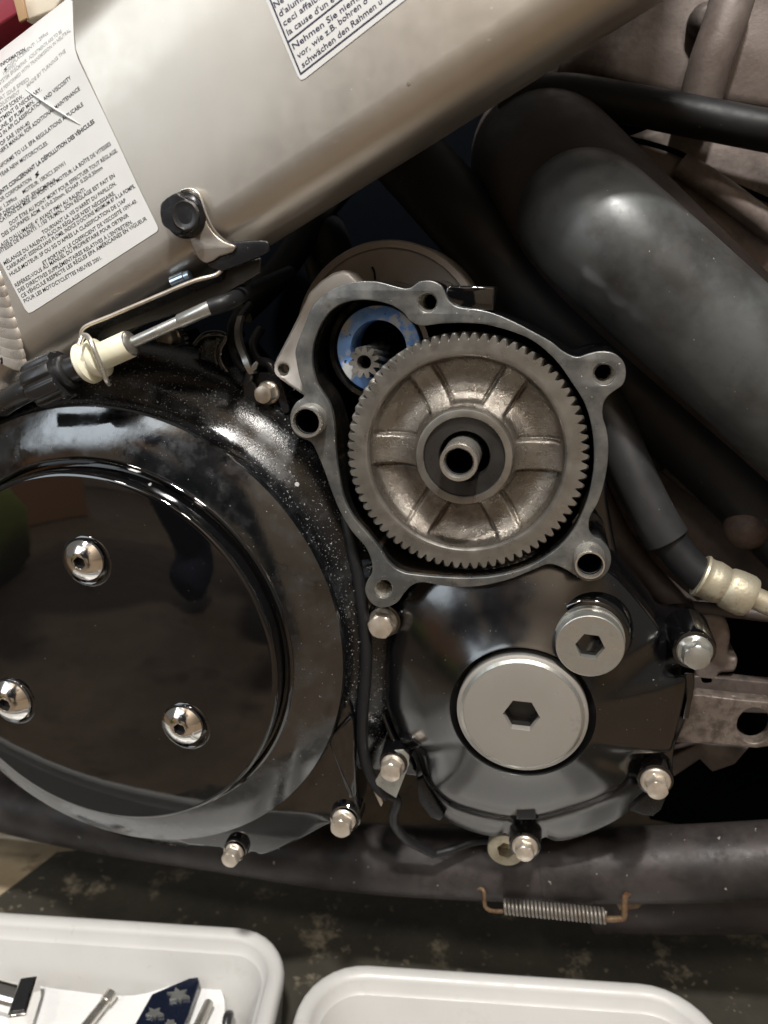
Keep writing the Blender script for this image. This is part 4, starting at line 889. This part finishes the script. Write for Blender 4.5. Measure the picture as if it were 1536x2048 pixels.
ia = thing('idle_adjuster', 'idle speed adjuster with ribbed black knob and cream bushing', 'adjuster', P(220, 700, -14))
AD = -30
pa = P(60, 778, AD); pb = P(440, 606, AD); ax = (pb - pa); ax.y = 0; ax.normalize()
def on(u): return pa + (pb - pa)*((u - 60)/380.0)
mk('rod', *lathe(on(262), [(0.0021, 0), (0.0021, (on(368) - on(262)).length), (0.0018, (on(368) - on(262)).length + 0.0005)], 28, axis=ax, cap1=True), zinc, ia)
mk('rod_tip', *lathe(on(364), [(0.0024, 0), (0.0026, 0.0004), (0.0026, (on(425) - on(364)).length), (0.0019, (on(431) - on(364)).length), (0.001, (on(434) - on(364)).length)], 28, axis=ax, cap0=True, cap1=True), zinc, ia)
Lb = (on(272) - on(190)).length
bush_o = mk('bushing', *lathe(on(184), [(0.00301, -0.0020), (0.00740, -0.0020), (0.00808, -0.0012), (0.00808, 0.0004), (0.00688, 0.0010), (0.00619, 0.0014), (0.00619, 0.0030), (0.00740, 0.0036), (0.00774, 0.0044), (0.00757, 0.0056), (0.00654, 0.0062), (0.0051, 0.0068), (0.0051, Lb), (0.0046, Lb + 0.0008)], 48, axis=ax), cream, ia)
mk('bushing_cap', *lathe(on(184), [(0.0048, Lb + 0.0001), (0.0048, Lb + 0.0012), (0.0042, Lb + 0.0018), (0.00258, Lb + 0.0025)], 40, axis=ax, cap1=True), steel, bush_o)
mk('stem', *lathe(on(128), [(0.00645, 0), (0.00671, 0.0006), (0.00671, 0.0038), (0.00602, 0.0045), (0.00482, 0.0047), (0.00482, 0.0150)], 40, axis=ax, cap1=True), plasticb, ia)
Lk = (on(132) - on(72)).length
def knob(R): return lambda t: R*(1.0 - 0.10*(0.5 + 0.5*math.tanh(4*math.cos(8*t) - 1.8)))
mk('knob', *lathe(on(74), [(0.00516, -0.0005), (knob(0.00882), 0), (knob(0.00954), 0.0012), (knob(0.00972), 0.003), (knob(0.00972), Lk - 0.0008), (knob(0.00927), Lk), (0.00516, Lk + 0.0002)], 160, axis=ax, cap0=True, cap1=True), plasticb, ia, smooth=30)
mk('inner_cable', *tube([on(420), on(450) + Vector((0, .006, 0)), P(500, 580, 10), P(580, 545, 60)], 0.0030, 16), rubber, ia)
mk('cable_end', *tube([on(-40) + Vector((0, .01, 0)), on(0) + Vector((0, .004, 0)), on(45), on(76)], 0.0046, 20), plasticb, ia)
mk('spring_clip', *tube([P(158, 690, AD-9), P(166, 672, AD-7), P(176, 674, AD-8), P(186, 692, AD-10), P(204, 738, AD-10), P(212, 758, AD-9), P(218, 768, AD-6)], 0.0010, 10), bright, ia)

# small paint flakes lying on the black covers
g_lab = 'loose pale paint flakes on the black covers'
for k, (u, v, d, r, lb_) in enumerate(((594, 968, OD - 3, 7, 'largest pale paint flake on the shoulder right of the clutch cover'), (424, 745, 22, 5, 'pale flake on the crankcase mount below the frame'), (301, 968, LD - 1, 4.5, 'small pale flake on the rim above the clutch lid'))):
    c = P(u, v, d); pts = [c + Vector((math.cos(a)*r*0.0002*random.uniform(.6, 1.1), 0, math.sin(a)*r*0.0002*random.uniform(.5, .9))) for a in np.linspace(0, 2*math.pi, 8)[:-1]]
    tag(mk('paint_flake', *loft([pts, [q + Vector((0, -0.0006, 0)) for q in pts]], cap1=True), traym), lb_, 'paint flake', g_lab)
